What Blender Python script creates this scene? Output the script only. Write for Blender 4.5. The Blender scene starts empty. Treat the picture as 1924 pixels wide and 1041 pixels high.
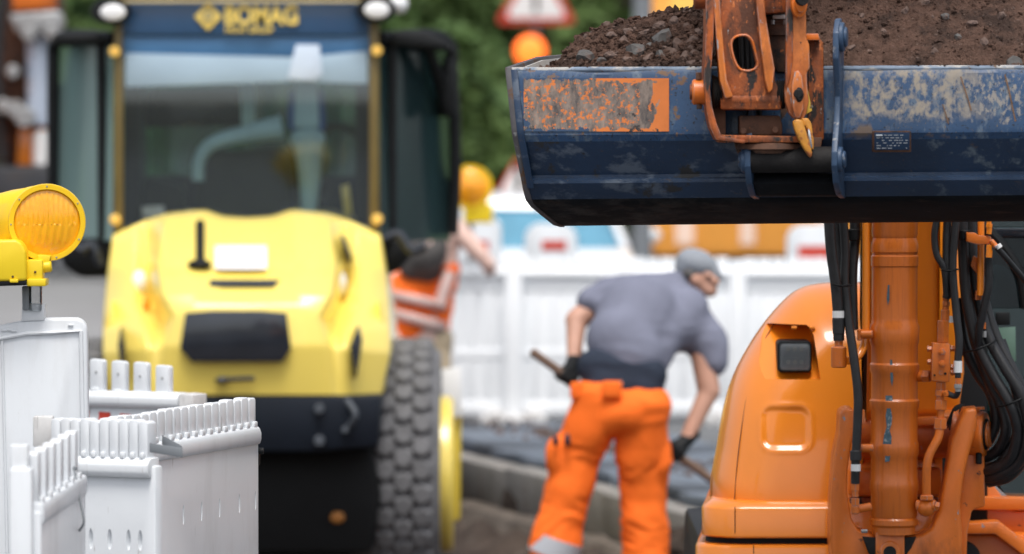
import bpy, bmesh, math, random
from mathutils import Vector, Matrix, noise
R = math.radians
scene = bpy.context.scene
COL = scene.collection
random.seed(7)

# ------------------------------------------------------------ camera
FPX = 200 / 36 * 1924
CAMZ = 1.9
TH = math.atan((520.5 - 214) / FPX)
cam_d = bpy.data.cameras.new('camera')
cam_d.lens = 200; cam_d.sensor_width = 36; cam_d.clip_end = 600; cam_d.clip_start = 0.1
cam_d.dof.use_dof = True; cam_d.dof.focus_distance = 17.0; cam_d.dof.aperture_fstop = 3.0
cam = bpy.data.objects.new('camera', cam_d); COL.objects.link(cam)
cam.location = (0, 0, CAMZ); cam.rotation_euler = (math.pi / 2 - TH, 0, 0)
scene.camera = cam
# ------------------------------------------------------------ light
SUN_EL = R(66)
w = bpy.data.worlds.new('World'); scene.world = w; w.use_nodes = True
nt = w.node_tree; nt.nodes.clear()
sky = nt.nodes.new('ShaderNodeTexSky'); sky.sky_type = 'NISHITA'; sky.sun_disc = False
sky.sun_elevation = SUN_EL; sky.sun_rotation = R(176); sky.air_density = 1.0; sky.dust_density = 4.0; sky.ozone_density = 1.0
hs = nt.nodes.new('ShaderNodeHueSaturation'); hs.inputs['Saturation'].default_value = 0.38
bg = nt.nodes.new('ShaderNodeBackground'); bg.inputs['Strength'].default_value = 0.13
wo = nt.nodes.new('ShaderNodeOutputWorld')
nt.links.new(sky.outputs[0], hs.inputs['Color']); nt.links.new(hs.outputs[0], bg.inputs[0]); nt.links.new(bg.outputs[0], wo.inputs[0])
sd = bpy.data.lights.new('sun', 'SUN'); sd.energy = 1.4; sd.angle = R(22); sd.color = (1, .97, .92)
sun = bpy.data.objects.new('sun', sd); COL.objects.link(sun)
# light arrives from high above, a little behind the camera
dirv = Vector((-0.04, 0.52, -1.15)).normalized()
sun.rotation_euler = dirv.to_track_quat('-Z', 'Y').to_euler(); sun.location = (0, 0, 30)
scene.view_settings.view_transform = 'Standard'
scene.view_settings.look = 'None'
scene.view_settings.exposure = 0.62
scene.view_settings.gamma = 1

# ------------------------------------------------------------ helpers
def Wp(px, py, Y):
    u = (px - 962) / FPX; v = (520.5 - py) / FPX
    dy = math.cos(TH) + v * math.sin(TH); dz = -math.sin(TH) + v * math.cos(TH)
    k = Y / dy
    return Vector((u * k, Y, CAMZ + dz * k))
def sc(Y): return FPX / Y          # pixels per metre

def empty(name, loc, label, cat, group=None):
    o = bpy.data.objects.new(name, None); COL.objects.link(o)
    o.location = loc; o.empty_display_size = 0.2
    o['label'] = label; o['category'] = cat
    if group: o['group'] = group
    return o
def tag(o, label=None, cat=None, group=None, kind=None):
    if label: o['label'] = label
    if cat: o['category'] = cat
    if group: o['group'] = group
    if kind: o['kind'] = kind
    return o
def wloc(p):
    v = Vector((0, 0, 0))
    while p is not None:
        v = v + Vector(p.location); p = p.parent
    return v
def build(name, bm, mat, parent=None, base=None, smooth=None):
    """bm holds world coordinates; the object keeps its origin at its thing's base"""
    off = wloc(parent) if parent is not None else Vector(base if base is not None else (0, 0, 0))
    bmesh.ops.translate(bm, verts=bm.verts, vec=-off)
    bmesh.ops.recalc_face_normals(bm, faces=bm.faces)
    me = bpy.data.meshes.new(name); bm.to_mesh(me); bm.free()
    if smooth is None: smooth = 35
    if smooth:
        me.shade_smooth()
        bmm = bmesh.new(); bmm.from_mesh(me)
        for e in bmm.edges:
            e.smooth = not (len(e.link_faces) == 2 and e.calc_face_angle(0) > R(smooth))
        bmm.to_mesh(me); bmm.free()
    mats = mat if isinstance(mat, (list, tuple)) else [mat]
    for m in mats: me.materials.append(m)
    o = bpy.data.objects.new(name, me); COL.objects.link(o)
    if parent is not None: o.parent = parent
    else: o.location = off
    return o
def B(): return bmesh.new()
def bev(bm, geom_edges, w, seg=2):
    if w > 0:
        bmesh.ops.bevel(bm, geom=geom_edges, offset=w, segments=seg, profile=0.5, affect='EDGES', clamp_overlap=True)
def merge(bm, tmp, mi=0):
    me = bpy.data.meshes.new('t'); 
    for f in tmp.faces: f.material_index = mi
    tmp.to_mesh(me); bm.from_mesh(me); bpy.data.meshes.remove(me); tmp.free()
def box(bm, c, s, bw=0.0, rot=None, mi=0, seg=2):
    t = B(); bmesh.ops.create_cube(t, size=1.0)
    bmesh.ops.scale(t, vec=Vector(s), verts=t.verts)
    bev(t, t.edges[:], bw, seg)
    if rot is not None: bmesh.ops.rotate(t, cent=(0, 0, 0), matrix=rot, verts=t.verts)
    bmesh.ops.translate(t, vec=Vector(c), verts=t.verts)
    merge(bm, t, mi); return bm
def extr(bm, pts, d, bw=0.0, mi=0, seg=2):
    """polygon (3-D points, one plane) extruded along vector d"""
    t = B(); vs = [t.verts.new(p) for p in pts]; f = t.faces.new(vs)
    r = bmesh.ops.extrude_face_region(t, geom=[f])
    bmesh.ops.translate(t, vec=Vector(d), verts=[v for v in r['geom'] if isinstance(v, bmesh.types.BMVert)])
    bmesh.ops.recalc_face_normals(t, faces=t.faces)
    if bw > 0:
        ed = [e for e in t.edges if len(e.link_faces) == 2 and e.calc_face_angle(0) > R(25)]
        bev(t, ed, bw, seg)
    merge(bm, t, mi); return bm
def prism(bm, px, Y, th, bw=0.0, mi=0, seg=2):
    return extr(bm, [Wp(x, y, Y) for x, y in px], (0, th, 0), bw, mi, seg)
def rrect(x0, y0, x1, y1, r, n=5):
    out = []
    for cx, cy, a0 in ((x1 - r, y0 + r, -90), (x1 - r, y1 - r, 0), (x0 + r, y1 - r, 90), (x0 + r, y0 + r, 180)):
        for k in range(n + 1):
            a = R(a0 + 90 * k / n); out.append((cx + r * math.cos(a), cy + r * math.sin(a)))
    return out
def smoothpts(pts, n=6):
    P = [Vector(p) for p in pts]
    if len(P) < 3: return P
    Q = [P[0] * 2 - P[1]] + P + [P[-1] * 2 - P[-2]]; out = []
    for i in range(1, len(Q) - 2):
        a, b, c, d = Q[i - 1:i + 3]
        for k in range(n):
            t = k / n
            out.append(.5 * ((2 * b) + (c - a) * t + (2 * a - 5 * b + 4 * c - d) * t * t + (3 * b - 3 * c + d - a) * t ** 3))
    out.append(P[-1]); return out
def tube(bm, pts, r, n=10, sm=6, mi=0, cap=True):
    P = smoothpts(pts, sm) if sm else [Vector(p) for p in pts]
    m = len(P); rr = r if isinstance(r, (list, tuple)) else None
    rings = []; up = None
    for i, p in enumerate(P):
        t = (P[min(i + 1, m - 1)] - P[max(i - 1, 0)]).normalized()
        if up is None:
            up = Vector((0, 0, 1)) if abs(t.z) < .9 else Vector((1, 0, 0))
        a = t.cross(up).normalized(); b = a.cross(t).normalized(); up = b
        if rr:
            f = i / (m - 1) * (len(rr) - 1); k = min(int(f), len(rr) - 2); q = rr[k] + (rr[k + 1] - rr[k]) * (f - k)
        else: q = r
        rings.append([bm.verts.new(p + (a * math.cos(2 * math.pi * j / n) + b * math.sin(2 * math.pi * j / n)) * q) for j in range(n)])
    for i in range(m - 1):
        for j in range(n):
            f = bm.faces.new((rings[i][j], rings[i][(j + 1) % n], rings[i + 1][(j + 1) % n], rings[i + 1][j])); f.material_index = mi
    if cap:
        for g in (rings[0], rings[-1][::-1]):
            f = bm.faces.new(g); f.material_index = mi
    return bm
def lathe(bm, o, d, prof, n=28, mi=0, cap=True):
    """profile [(distance along d, radius)]"""
    o = Vector(o); d = Vector(d).normalized()
    up = Vector((0, 0, 1)) if abs(d.z) < .9 else Vector((1, 0, 0))
    a = d.cross(up).normalized(); b = a.cross(d).normalized(); rings = []
    for h, r in prof:
        rings.append([bm.verts.new(o + d * h + (a * math.cos(2 * math.pi * j / n) + b * math.sin(2 * math.pi * j / n)) * max(r, 1e-4)) for j in range(n)])
    for i in range(len(prof) - 1):
        for j in range(n):
            f = bm.faces.new((rings[i][j], rings[i][(j + 1) % n], rings[i + 1][(j + 1) % n], rings[i + 1][j])); f.material_index = mi
    if cap:
        for g in (rings[0], rings[-1][::-1]):
            f = bm.faces.new(g); f.material_index = mi
    return bm
def cyl(bm, p0, p1, r, n=20, ch=0.0, mi=0):
    p0 = Vector(p0); p1 = Vector(p1); L = (p1 - p0).length
    pr = [(0, r), (L, r)] if ch <= 0 else [(0, r - ch), (ch, r), (L - ch, r), (L, r - ch)]
    return lathe(bm, p0, p1 - p0, pr, n, mi)
def ball(bm, c, r, mi=0, sub=2, s=(1, 1, 1)):
    t = B(); bmesh.ops.create_icosphere(t, subdivisions=sub, radius=1)
    bmesh.ops.scale(t, vec=Vector(s) * r, verts=t.verts); bmesh.ops.translate(t, vec=Vector(c), verts=t.verts)
    merge(bm, t, mi); return bm
def rock(bm, c, r, seed, mi=0, flat=.75, sub=1):
    t = B(); bmesh.ops.create_icosphere(t, subdivisions=sub, radius=1)
    rn = random.Random(seed); ax = Vector((rn.uniform(-1, 1), rn.uniform(-1, 1), rn.uniform(-1, 1)))
    for v in t.verts:
        k = 1 + .45 * noise.noise(v.co * 1.3 + ax * 20)
        v.co = v.co * k
        for q in range(2):
            pl = Vector((rn.random() - .5, rn.random() - .5, rn.random() - .5)) if False else ax
    for q in range(4):
        nn = Vector((rn.gauss(0, 1), rn.gauss(0, 1), rn.gauss(0, 1))).normalized(); lim = rn.uniform(.45, .8)
        for v in t.verts:
            d = v.co.dot(nn)
            if d > lim: v.co -= nn * (d - lim)
    M = Matrix.Rotation(rn.uniform(0, 6.3), 3, Vector((rn.gauss(0, 1), rn.gauss(0, 1), rn.gauss(0, 1))).normalized())
    bmesh.ops.scale(t, vec=(r, r * rn.uniform(.7, 1), r * flat), verts=t.verts)
    bmesh.ops.rotate(t, cent=(0, 0, 0), matrix=M, verts=t.verts)
    bmesh.ops.translate(t, vec=Vector(c), verts=t.verts); merge(bm, t, mi); return bm
def capsule(bm, p0, p1, r0, r1, n=16):
    p0 = Vector(p0); p1 = Vector(p1); L = (p1 - p0).length; pr = []
    for k in range(6):
        a = math.pi / 2 * k / 6; pr.append((-r0 * math.cos(a), r0 * math.sin(a)))
    for k in range(7):
        a = math.pi / 2 * k / 6; pr.append((L + r1 * math.sin(a), r1 * math.cos(a)))
    return lathe(bm, p0, p1 - p0, pr, n)
def ell(bm, c, s, rot=None):
    t = B(); bmesh.ops.create_uvsphere(t, u_segments=20, v_segments=14, radius=1)
    bmesh.ops.scale(t, vec=Vector(s), verts=t.verts)
    if rot is not None: bmesh.ops.rotate(t, cent=(0, 0, 0), matrix=rot, verts=t.verts)
    bmesh.ops.translate(t, vec=Vector(c), verts=t.verts); merge(bm, t); return bm
def fuse(bm, voxel, it=4, wrinkle=0.0, wf=9.0):
    """union of closed shapes into one continuous smooth skin"""
    me = bpy.data.meshes.new('f'); bmesh.ops.recalc_face_normals(bm, faces=bm.faces); bm.to_mesh(me); bm.free()
    o = bpy.data.objects.new('f', me); COL.objects.link(o)
    m = o.modifiers.new('r', 'REMESH'); m.mode = 'VOXEL'; m.voxel_size = voxel
    s = o.modifiers.new('s', 'SMOOTH'); s.factor = .6; s.iterations = it
    dg = bpy.context.evaluated_depsgraph_get(); ev = o.evaluated_get(dg)
    me2 = bpy.data.meshes.new_from_object(ev)
    out = B(); out.from_mesh(me2)
    bpy.data.objects.remove(o); bpy.data.meshes.remove(me); bpy.data.meshes.remove(me2)
    if wrinkle:
        out.normal_update()
        for v in out.verts:
            q = Vector((v.co.x, v.co.y, v.co.z * 1.6)) * wf
            n1 = noise.noise(q + Vector((0, 0, 3 * noise.noise(q * .4)))); v.co += v.normal * wrinkle * (noise.noise(q * .7) + .9 * (.25 - abs(n1)) * 1.6)
    return out
def boolean(bm, cutter, op='DIFFERENCE'):
    obs = []
    for b in (bm, cutter):
        bmesh.ops.recalc_face_normals(b, faces=b.faces)
        me = bpy.data.meshes.new('b'); b.to_mesh(me); b.free(); o = bpy.data.objects.new('b', me); COL.objects.link(o); obs.append(o)
    m = obs[0].modifiers.new('b', 'BOOLEAN'); m.object = obs[1]; m.operation = op; m.solver = 'EXACT'
    dg = bpy.context.evaluated_depsgraph_get(); me2 = bpy.data.meshes.new_from_object(obs[0].evaluated_get(dg))
    out = B(); out.from_mesh(me2)
    for o in obs: bpy.data.objects.remove(o)
    return out
def text_bm(s, size, pos, mat3=None, offset=0.0, extrude=0.002, align='LEFT', xs=1.0):
    cu = bpy.data.curves.new('t', 'FONT'); cu.body = s; cu.size = size; cu.offset = offset; cu.extrude = extrude; cu.align_x = align
    o = bpy.data.objects.new('t', cu); COL.objects.link(o)
    dg = bpy.context.evaluated_depsgraph_get(); me = bpy.data.meshes.new_from_object(o.evaluated_get(dg))
    out = B(); out.from_mesh(me); bpy.data.objects.remove(o)
    bmesh.ops.scale(out, vec=(xs, 1, 1), verts=out.verts)
    M = mat3 if mat3 is not None else Matrix.Rotation(math.pi / 2, 3, 'X')
    bmesh.ops.rotate(out, cent=(0, 0, 0), matrix=M, verts=out.verts)
    bmesh.ops.translate(out, vec=Vector(pos), verts=out.verts)
    return out

# ------------------------------------------------------------ materials
def _n(nt, t, **kw):
    n = nt.nodes.new(t)
    for k, v in kw.items(): setattr(n, k, v)
    return n
def mat(name, col, rough=.5, metal=0.0, var=0.12, scale=6.0, bump=0.0, bscale=60.0, coat=0.0, layers=(), spec=.5, stretch=(1, 1, 1), edge=None):
    """layers: (colour, noise scale, threshold, softness, roughness, stretch)"""
    m = bpy.data.materials.new(name); m.use_nodes = True; nt = m.node_tree
    p = nt.nodes['Principled BSDF']; L = nt.links
    tc = _n(nt, 'ShaderNodeTexCoord')
    def nz(s, st=(1, 1, 1), det=6.0, ro=.6):
        mp = _n(nt, 'ShaderNodeMapping'); mp.inputs['Scale'].default_value = st
        L.new(tc.outputs['Object'], mp.inputs[0])
        n = _n(nt, 'ShaderNodeTexNoise'); n.inputs['Scale'].default_value = s; n.inputs['Detail'].default_value = det; n.inputs['Roughness'].default_value = ro
        L.new(mp.outputs[0], n.inputs['Vector']); return n.outputs['Fac']
    def mix(f, a, b, isf=False):
        x = _n(nt, 'ShaderNodeMix', data_type='FLOAT' if isf else 'RGBA')
        i0, i1, i2 = (0, 2, 3) if isf else (0, 6, 7)
        for k, v in ((i0, f), (i1, a), (i2, b)):
            if hasattr(v, 'links'): L.new(v, x.inputs[k])
            else: x.inputs[k].default_value = v if (isf or k == i0) else (*v[:3], 1)
        return x.outputs[0 if isf else 2]
    def ramp(f, a, b):
        r = _n(nt, 'ShaderNodeMapRange'); r.inputs[1].default_value = a; r.inputs[2].default_value = b
        L.new(f, r.inputs[0]); return r.outputs[0]
    c = mix(ramp(nz(scale, stretch), .3, .7), [x * (1 - var) for x in col], [min(1, x * (1 + var)) for x in col])
    rg = rough
    for ly in layers:
        lc, ls, th, so, lr, st = ly[:6]
        f = ramp(nz(ls, st, 8.0, .65), th, th + so)
        for (axis, a0, a1, b0, b1) in (ly[6] if len(ly) > 6 else ()):   # region of the surface where this wear sits
            sx = _n(nt, 'ShaderNodeSeparateXYZ'); L.new(tc.outputs['Object'], sx.inputs[0])
            ad = _n(nt, 'ShaderNodeMath', operation='ADD'); L.new(sx.outputs[axis], ad.inputs[0])
            sb = _n(nt, 'ShaderNodeMath', operation='MULTIPLY_ADD'); L.new(nz(ls * .4), sb.inputs[0]); sb.inputs[1].default_value = .12; sb.inputs[2].default_value = -.06
            L.new(sb.outputs[0], ad.inputs[1])
            for (u0, u1) in ((a0, a1), (b1, b0)):
                ml_ = _n(nt, 'ShaderNodeMath', operation='MULTIPLY'); L.new(f, ml_.inputs[0]); L.new(ramp(ad.outputs[0], u0, u1), ml_.inputs[1]); f = ml_.outputs[0]
        c = mix(f, c, lc); rg = mix(f, rg, lr, True)
    if edge:                                        # paint worn off along the edges
        bv = _n(nt, 'ShaderNodeBevel', samples=4); bv.inputs['Radius'].default_value = edge[1]
        ge = _n(nt, 'ShaderNodeNewGeometry'); dt = _n(nt, 'ShaderNodeVectorMath', operation='DOT_PRODUCT')
        L.new(bv.outputs[0], dt.inputs[0]); L.new(ge.outputs['Normal'], dt.inputs[1])
        f1 = ramp(dt.outputs['Value'], .97, .86); mm = _n(nt, 'ShaderNodeMath', operation='MULTIPLY')
        L.new(f1, mm.inputs[0]); L.new(ramp(nz(38, (1, 1, .5)), .47, .54), mm.inputs[1]); c = mix(mm.outputs[0], c, edge[0])
    L.new(c, p.inputs['Base Color'])
    if hasattr(rg, 'links'): L.new(rg, p.inputs['Roughness'])
    else: p.inputs['Roughness'].default_value = rg
    p.inputs['Metallic'].default_value = metal
    p.inputs['Specular IOR Level'].default_value = spec
    if coat: p.inputs['Coat Weight'].default_value = coat; p.inputs['Coat Roughness'].default_value = .06
    if bump:
        b = _n(nt, 'ShaderNodeBump'); b.inputs['Strength'].default_value = 1.0; b.inputs['Distance'].default_value = bump
        L.new(nz(bscale, (1, 1, 1), 5), b.inputs['Height']); L.new(b.outputs[0], p.inputs['Normal'])
    return m
def glass(name, tint, gl=.12, rough=0.03, veil=None):
    m = bpy.data.materials.new(name); m.use_nodes = True; nt = m.node_tree; nt.nodes.clear(); L = nt.links
    o = _n(nt, 'ShaderNodeOutputMaterial'); tr = _n(nt, 'ShaderNodeBsdfTransparent'); tr.inputs[0].default_value = (*tint, 1)
    g = _n(nt, 'ShaderNodeBsdfGlossy'); g.inputs['Roughness'].default_value = rough; g.inputs[0].default_value = (.9, .97, 1, 1)
    lw = _n(nt, 'ShaderNodeFresnel'); lw.inputs['IOR'].default_value = 1.5
    ad = _n(nt, 'ShaderNodeMath', operation='ADD'); ad.inputs[1].default_value = gl; ad.use_clamp = True
    mx = _n(nt, 'ShaderNodeMixShader'); L.new(lw.outputs[0], ad.inputs[0]); L.new(ad.outputs[0], mx.inputs[0])
    if veil:                                       # diffuse veil: tone of the view through the pane, painted into the glass
        df = _n(nt, 'ShaderNodeBsdfDiffuse'); df.inputs[0].default_value = (*veil[:3], 1); m2 = _n(nt, 'ShaderNodeMixShader'); m2.inputs[0].default_value = veil[3]
        L.new(tr.outputs[0], m2.inputs[1]); L.new(df.outputs[0], m2.inputs[2]); tr = m2
    L.new(tr.outputs[0], mx.inputs[1]); L.new(g.outputs[0], mx.inputs[2]); L.new(mx.outputs[0], o.inputs[0]); return m
def emit(name, col, s):
    m = bpy.data.materials.new(name); m.use_nodes = True; p = m.node_tree.nodes['Principled BSDF']
    p.inputs['Base Color'].default_value = (*col, 1); p.inputs['Emission Color'].default_value = (*col, 1); p.inputs['Emission Strength'].default_value = s; return m
ONE = (1, 1, 1)
M = {}
M['orange'] = mat('orange_machine_paint', (.88, .25, .012), .28, var=.05, scale=3, coat=.6)
M['orange_worn'] = mat('orange_worn_paint', (.66, .155, .013), .42, var=.12, scale=7, coat=.1, bump=.0006, bscale=120,
    layers=(((.30, .075, .015), 5, .52, .14, .6, (1, 1, .5)), ((.22, .25, .28), 55, .66, .02, .5, (1, 1, .5)), ((.05, .035, .03), 26, .66, .04, .8, ONE)), edge=((.26, .25, .25), .005))
M['orange_dirty'] = mat('orange_dirty_casting', (.40, .090, .012), .5, var=.3, scale=18, bump=.0016, bscale=90,
    layers=(((.13, .040, .018), 9, .46, .16, .75, (1, 1, .5)), ((.03, .024, .022), 14, .56, .06, .8, (1, 1, .35)), ((.33, .33, .33), 60, .70, .02, .45, (1, 1, .3))), edge=((.22, .21, .21), .006))
M['orange_grimy'] = mat('orange_casting_with_grime', (.27, .065, .012), .6, var=.35, scale=22, bump=.002, bscale=110,
    layers=(((.09, .032, .016), 12, .45, .14, .8, (1, 1, .6)), ((.022, .018, .017), 18, .55, .05, .85, (1, 1, .4)), ((.50, .14, .03), 60, .60, .03, .5, (1, 1, .5)), ((.30, .30, .30), 80, .66, .02, .5, (1, 1, .4))), edge=((.48, .14, .03), .008))
M['orange_scraped'] = mat('orange_scraped_plate', (.60, .17, .03), .5, var=.2, scale=16, bump=.0012, bscale=120,
    layers=(((.30, .08, .02), 9, .50, .14, .7, (1, 1, .5)), ((.33, .33, .34), 42, .60, .02, .45, (1, 1, .3)), ((.03, .024, .022), 26, .62, .03, .8, (1, 1, .5))), edge=((.30, .29, .29), .007))
M['rusty'] = mat('rusty_brown_steel', (.10, .045, .025), .75, var=.35, scale=14, bump=.0015, bscale=60,
    layers=(((.02, .018, .018), 12, .5, .15, .85, ONE), ((.40, .12, .03), 40, .64, .04, .7, ONE)))
M['blue'] = mat('blue_bucket_paint', (.022, .065, .15), .42, var=.25, scale=5, coat=.15, bump=.0012, bscale=45,
    layers=(((.10, .14, .19), 30, .60, .08, .5, (1, 1, .35)), ((.22, .17, .12), 34, .66, .03, .8, (1, 1, .5)), ((.05, .03, .02), 11, .64, .05, .85, ONE)))
M['bucket_dark'] = mat('dark_worn_bucket_floor', (.016, .017, .022), .5, var=.4, scale=6, bump=.0012, bscale=40,
    layers=(((.045, .03, .022), 18, .55, .1, .75, (.4, 1, 1)), ((.07, .08, .1), 60, .68, .04, .5, (.4, 1, 1))))
M['steel'] = mat('scuffed_steel', (.36, .36, .36), .45, metal=.5, var=.2, scale=20, bump=.0006, layers=(((.12, .07, .04), 22, .58, .08, .8, ONE),))
M['white_steel'] = mat('pale_scuffed_plate', (.62, .62, .6), .5, var=.1, scale=10, layers=(((.3, .25, .2), 14, .6, .1, .8, ONE),))
M['soil'] = mat('brown_soil', (.118, .071, .054), .95, var=.35, scale=30, bump=.018, bscale=120, spec=.1,
    layers=(((.06, .04, .033), 8, .50, .12, .95, ONE), ((.20, .145, .12), 90, .62, .06, .9, ONE)))
M['stone_dark'] = mat('dark_grey_stone', (.10, .096, .093), .8, var=.3, scale=16, bump=.003, bscale=90, spec=.3, layers=(((.13, .085, .07), 20, .55, .1, .9, ONE),))
M['stone_brown'] = mat('brown_stone', (.135, .092, .076), .85, var=.3, scale=20, bump=.003, bscale=90, spec=.3, layers=(((.07, .05, .045), 26, .55, .1, .9, ONE),))
M['rubber'] = mat('black_hose_rubber', (.018, .018, .02), .45, var=.3, scale=25, bump=.0006, bscale=150, layers=(((.16, .15, .14), 70, .70, .03, .8, ONE),))
M['black'] = mat('black_plastic', (.006, .007, .008), .55, var=.2, spec=.25)
M['grease'] = mat('black_grease', (.010, .009, .009), .7, spec=.3, var=.4, scale=30, bump=.002, bscale=90)
M['white_pl'] = mat('white_barrier_plastic', (.71, .735, .76), .38, var=.02, scale=4, bump=.0004, bscale=40,
    layers=(((.60, .61, .62), 7, .50, .25, .5, (1, 1, .25)), ((.36, .34, .32), 34, .66, .06, .7, (1, 1, .12)), ((.42, .40, .38), 90, .70, .03, .7, (3, 3, .3)), ((.45, .33, .18), 24, .72, .02, .7, ONE)))
M['white_fence'] = mat('bright_white_fence_plastic', (.84, .86, .88), .5, var=.03, scale=3)
M['light_road'] = mat('pale_dry_asphalt', (.24, .24, .245), .9, var=.15, scale=1.2)
M['white_grey'] = mat('greyed_barrier_plastic', (.60, .59, .58), .6, var=.12, scale=16, bump=.0004, layers=(((.35, .34, .33), 20, .58, .1, .7, (3, 1, .4)),))
M['red_refl'] = mat('red_reflective_foil', (.60, .06, .035), .4, var=.08)
M['red_pale'] = mat('faded_red_foil', (.72, .28, .24), .5, var=.08)
M['lamp_yel'] = mat('yellow_lamp_plastic', (.92, .58, .01), .3, var=.03, scale=3, coat=.3)
M['lamp_yel2'] = mat('yellow_battery_box_plastic', (.84, .60, .015), .4, var=.03, scale=3)
M['yellow'] = mat('roller_yellow_paint', (.94, .73, .15), .3, var=.03, scale=2, coat=.5)
M['yellow_dk'] = mat('yellow_pillar_paint', (.16, .115, .035), .45, var=.1)
M['navy'] = mat('dark_blue_chassis_paint', (.007, .011, .019), .5, var=.2, scale=3, spec=.25)
M['navy_panel'] = mat('blue_header_panel', (.035, .09, .19), .35, var=.08, coat=.3)
M['grille'] = mat('dark_grille', (.02, .024, .032), .14, var=.3, scale=4, coat=.6)
M['tyre'] = mat('dusty_grey_tyre', (.14, .14, .147), .85, var=.25, scale=9, bump=.003, bscale=40)
M['text_yel'] = mat('yellow_lettering', (.92, .68, .16), .5, var=.02)
M['sticker'] = mat('white_sticker_and_highlight', (.85, .85, .85), .5, var=.02)
M['seat'] = mat('olive_black_seat_fabric', (.018, .021, .014), .9, var=.3)
M['pale_blue'] = mat('pale_blue_cab_trim', (.48, .70, .74), .45, var=.1)
M['blue_cloth'] = mat('bright_blue_trim', (.05, .14, .40), .6, var=.15)
M['liner_and_reflection'] = mat('pale_liner_and_reflection', (.36, .48, .58), .5, var=.1, scale=2)  # cab ceiling, and the sky reflection painted on the rear window
M['glass'] = glass('cab_glass', (.86, .93, .94), .10, veil=(.25, .40, .42, .02))
M['glass_green'] = glass('green_tinted_glass', (.42, .64, .62), .12)
M['glass_dark'] = glass('dark_cab_glass', (.25, .36, .37), .05)
M['glass_veiled'] = glass('veiled_corner_glass', (.42, .64, .62), .12, .1, veil=(.48, .70, .66, .6))  # pale view through the corner pane, put in as diffuse colour
M['glass_corner_dark'] = glass('veiled_dark_corner_glass', (.25, .36, .37), .06, .1, veil=(.05, .10, .105, .4))
M['lens'] = glass('clear_lamp_glass', (.85, .85, .85), .1)
M['led'] = mat('led_chip', (.55, .52, .42), .3, var=.1)
M['chrome'] = mat('bright_steel', (.8, .82, .85), .15, metal=1.0, var=.05)
M['skin'] = mat('skin', (.50, .27, .19), .55, var=.1, scale=12)
M['skin2'] = mat('pale_skin', (.74, .50, .42), .55, var=.1, scale=12)
M['shirt'] = mat('grey_violet_tshirt', (.178, .187, .245), .9, var=.10, scale=5, bump=.003, bscale=14, spec=.2)
M['navy_cloth'] = mat('navy_undershirt', (.028, .036, .055), .9, var=.2, spec=.2)
M['hivis'] = mat('hi_vis_orange_cloth', (1.0, .172, .020), .75, var=.05, scale=5, bump=.004, bscale=12, spec=.2)
M['reflect'] = mat('silver_reflective_band', (.42, .43, .46), .4, var=.1)
M['cap'] = mat('grey_cap_cloth', (.24, .26, .29), .9, var=.12)
M['hair'] = mat('dark_hair', (.085, .078, .074), .8, var=.3)
M['khaki'] = mat('khaki_cloth', (.35, .28, .19), .9, var=.1)
M['wood'] = mat('worn_wooden_handle', (.16, .10, .07), .7, var=.2)
M['leaf'] = [mat('tree_leaves', c, .7, var=.35, scale=1.5, spec=.2) for c in ((.08, .14, .045), (.12, .19, .06), (.05, .095, .04))]
M['bark'] = mat('tree_bark', (.08, .06, .045), .9, var=.3, bump=.01, bscale=20)
M['asphalt'] = mat('asphalt', (.075, .075, .08), .9, var=.2, scale=1.2, bump=.003, bscale=90)
M['earth'] = mat('excavated_earth', (.07, .052, .042), .95, var=.4, scale=3, bump=.02, bscale=22, spec=.2, layers=(((.15, .13, .11), 9, .62, .1, .95, ONE),))
M['paving'] = mat('grey_paving', (.12, .125, .13), .8, var=.25, scale=3, bump=.003, bscale=60)
M['kerb'] = mat('concrete_kerb', (.25, .235, .215), .85, var=.25, scale=5, bump=.004, bscale=40, layers=(((.16, .12, .1), 6, .55, .15, .95, ONE),))
M['slate'] = mat('blue_grey_slab', (.13, .155, .19), .7, var=.25, scale=6, bump=.002)
M['car_white'] = mat('white_car_paint', (.82, .84, .86), .25, var=.02, coat=.5)
M['car_glass'] = mat('blue_car_window', (.10, .27, .38), .15, var=.15, coat=.5)
M['truck'] = mat('orange_truck_paint', (.95, .40, .07), .4, var=.06)
M['truck_yel'] = mat('amber_truck_paint', (.95, .58, .12), .4, var=.06)
M['truck_pale'] = mat('pale_truck_stripe', (.92, .68, .55), .4, var=.06)
M['grey_paint'] = mat('grey_galvanised', (.19, .205, .22), .5, var=.1)
M['render_wall'] = mat('pale_wall_render', (.55, .56, .55), .9, var=.12, scale=1)
# ============================================================ SETTING
def street_mesh():
    outer = [(-150, -200), (150, -200), (150, 300), (-150, 300)]
    inner = [(-5, 21), (2.0, 21.5), (.906, 26.3), (-.267, 31), (-.5, 38), (-5, 38)]
    bm = B(); ed = []
    for loop in (outer, inner):
        vs = [bm.verts.new((x, y, 0)) for x, y in loop]
        for i in range(len(vs)): ed.append(bm.edges.new((vs[i], vs[(i + 1) % len(vs)])))
    bmesh.ops.triangle_fill(bm, use_beauty=True, edges=ed)
    return bm, inner
bm, pit = street_mesh()
tag(build('road', bm, M['asphalt'], smooth=0), kind='structure')
bm = B()
n = len(pit)
for i in range(n):                                  # cut sides of the dug-out bed
    a = Vector((*pit[i], 0)); b = Vector((*pit[(i + 1) % n], 0)); k = 24; prev = None
    for j in range(k + 1):
        p = a.lerp(b, j / k); col = []
        for h in range(7):
            q = p + Vector((0, 0, -.008 - h * .13))
            nn = noise.noise(q * 3.1) * .10 + noise.noise(q * 9) * .04
            d = (b - a).normalized(); q += Vector((d.y, -d.x, 0)) * nn * (0 if h == 0 else 1)
            col.append(bm.verts.new(q))
        if prev:
            for h in range(6): bm.faces.new((prev[h], col[h], col[h + 1], prev[h + 1]))
        prev = col
tag(build('trench_side', bm, M['earth'], smooth=0), kind='structure')
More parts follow.
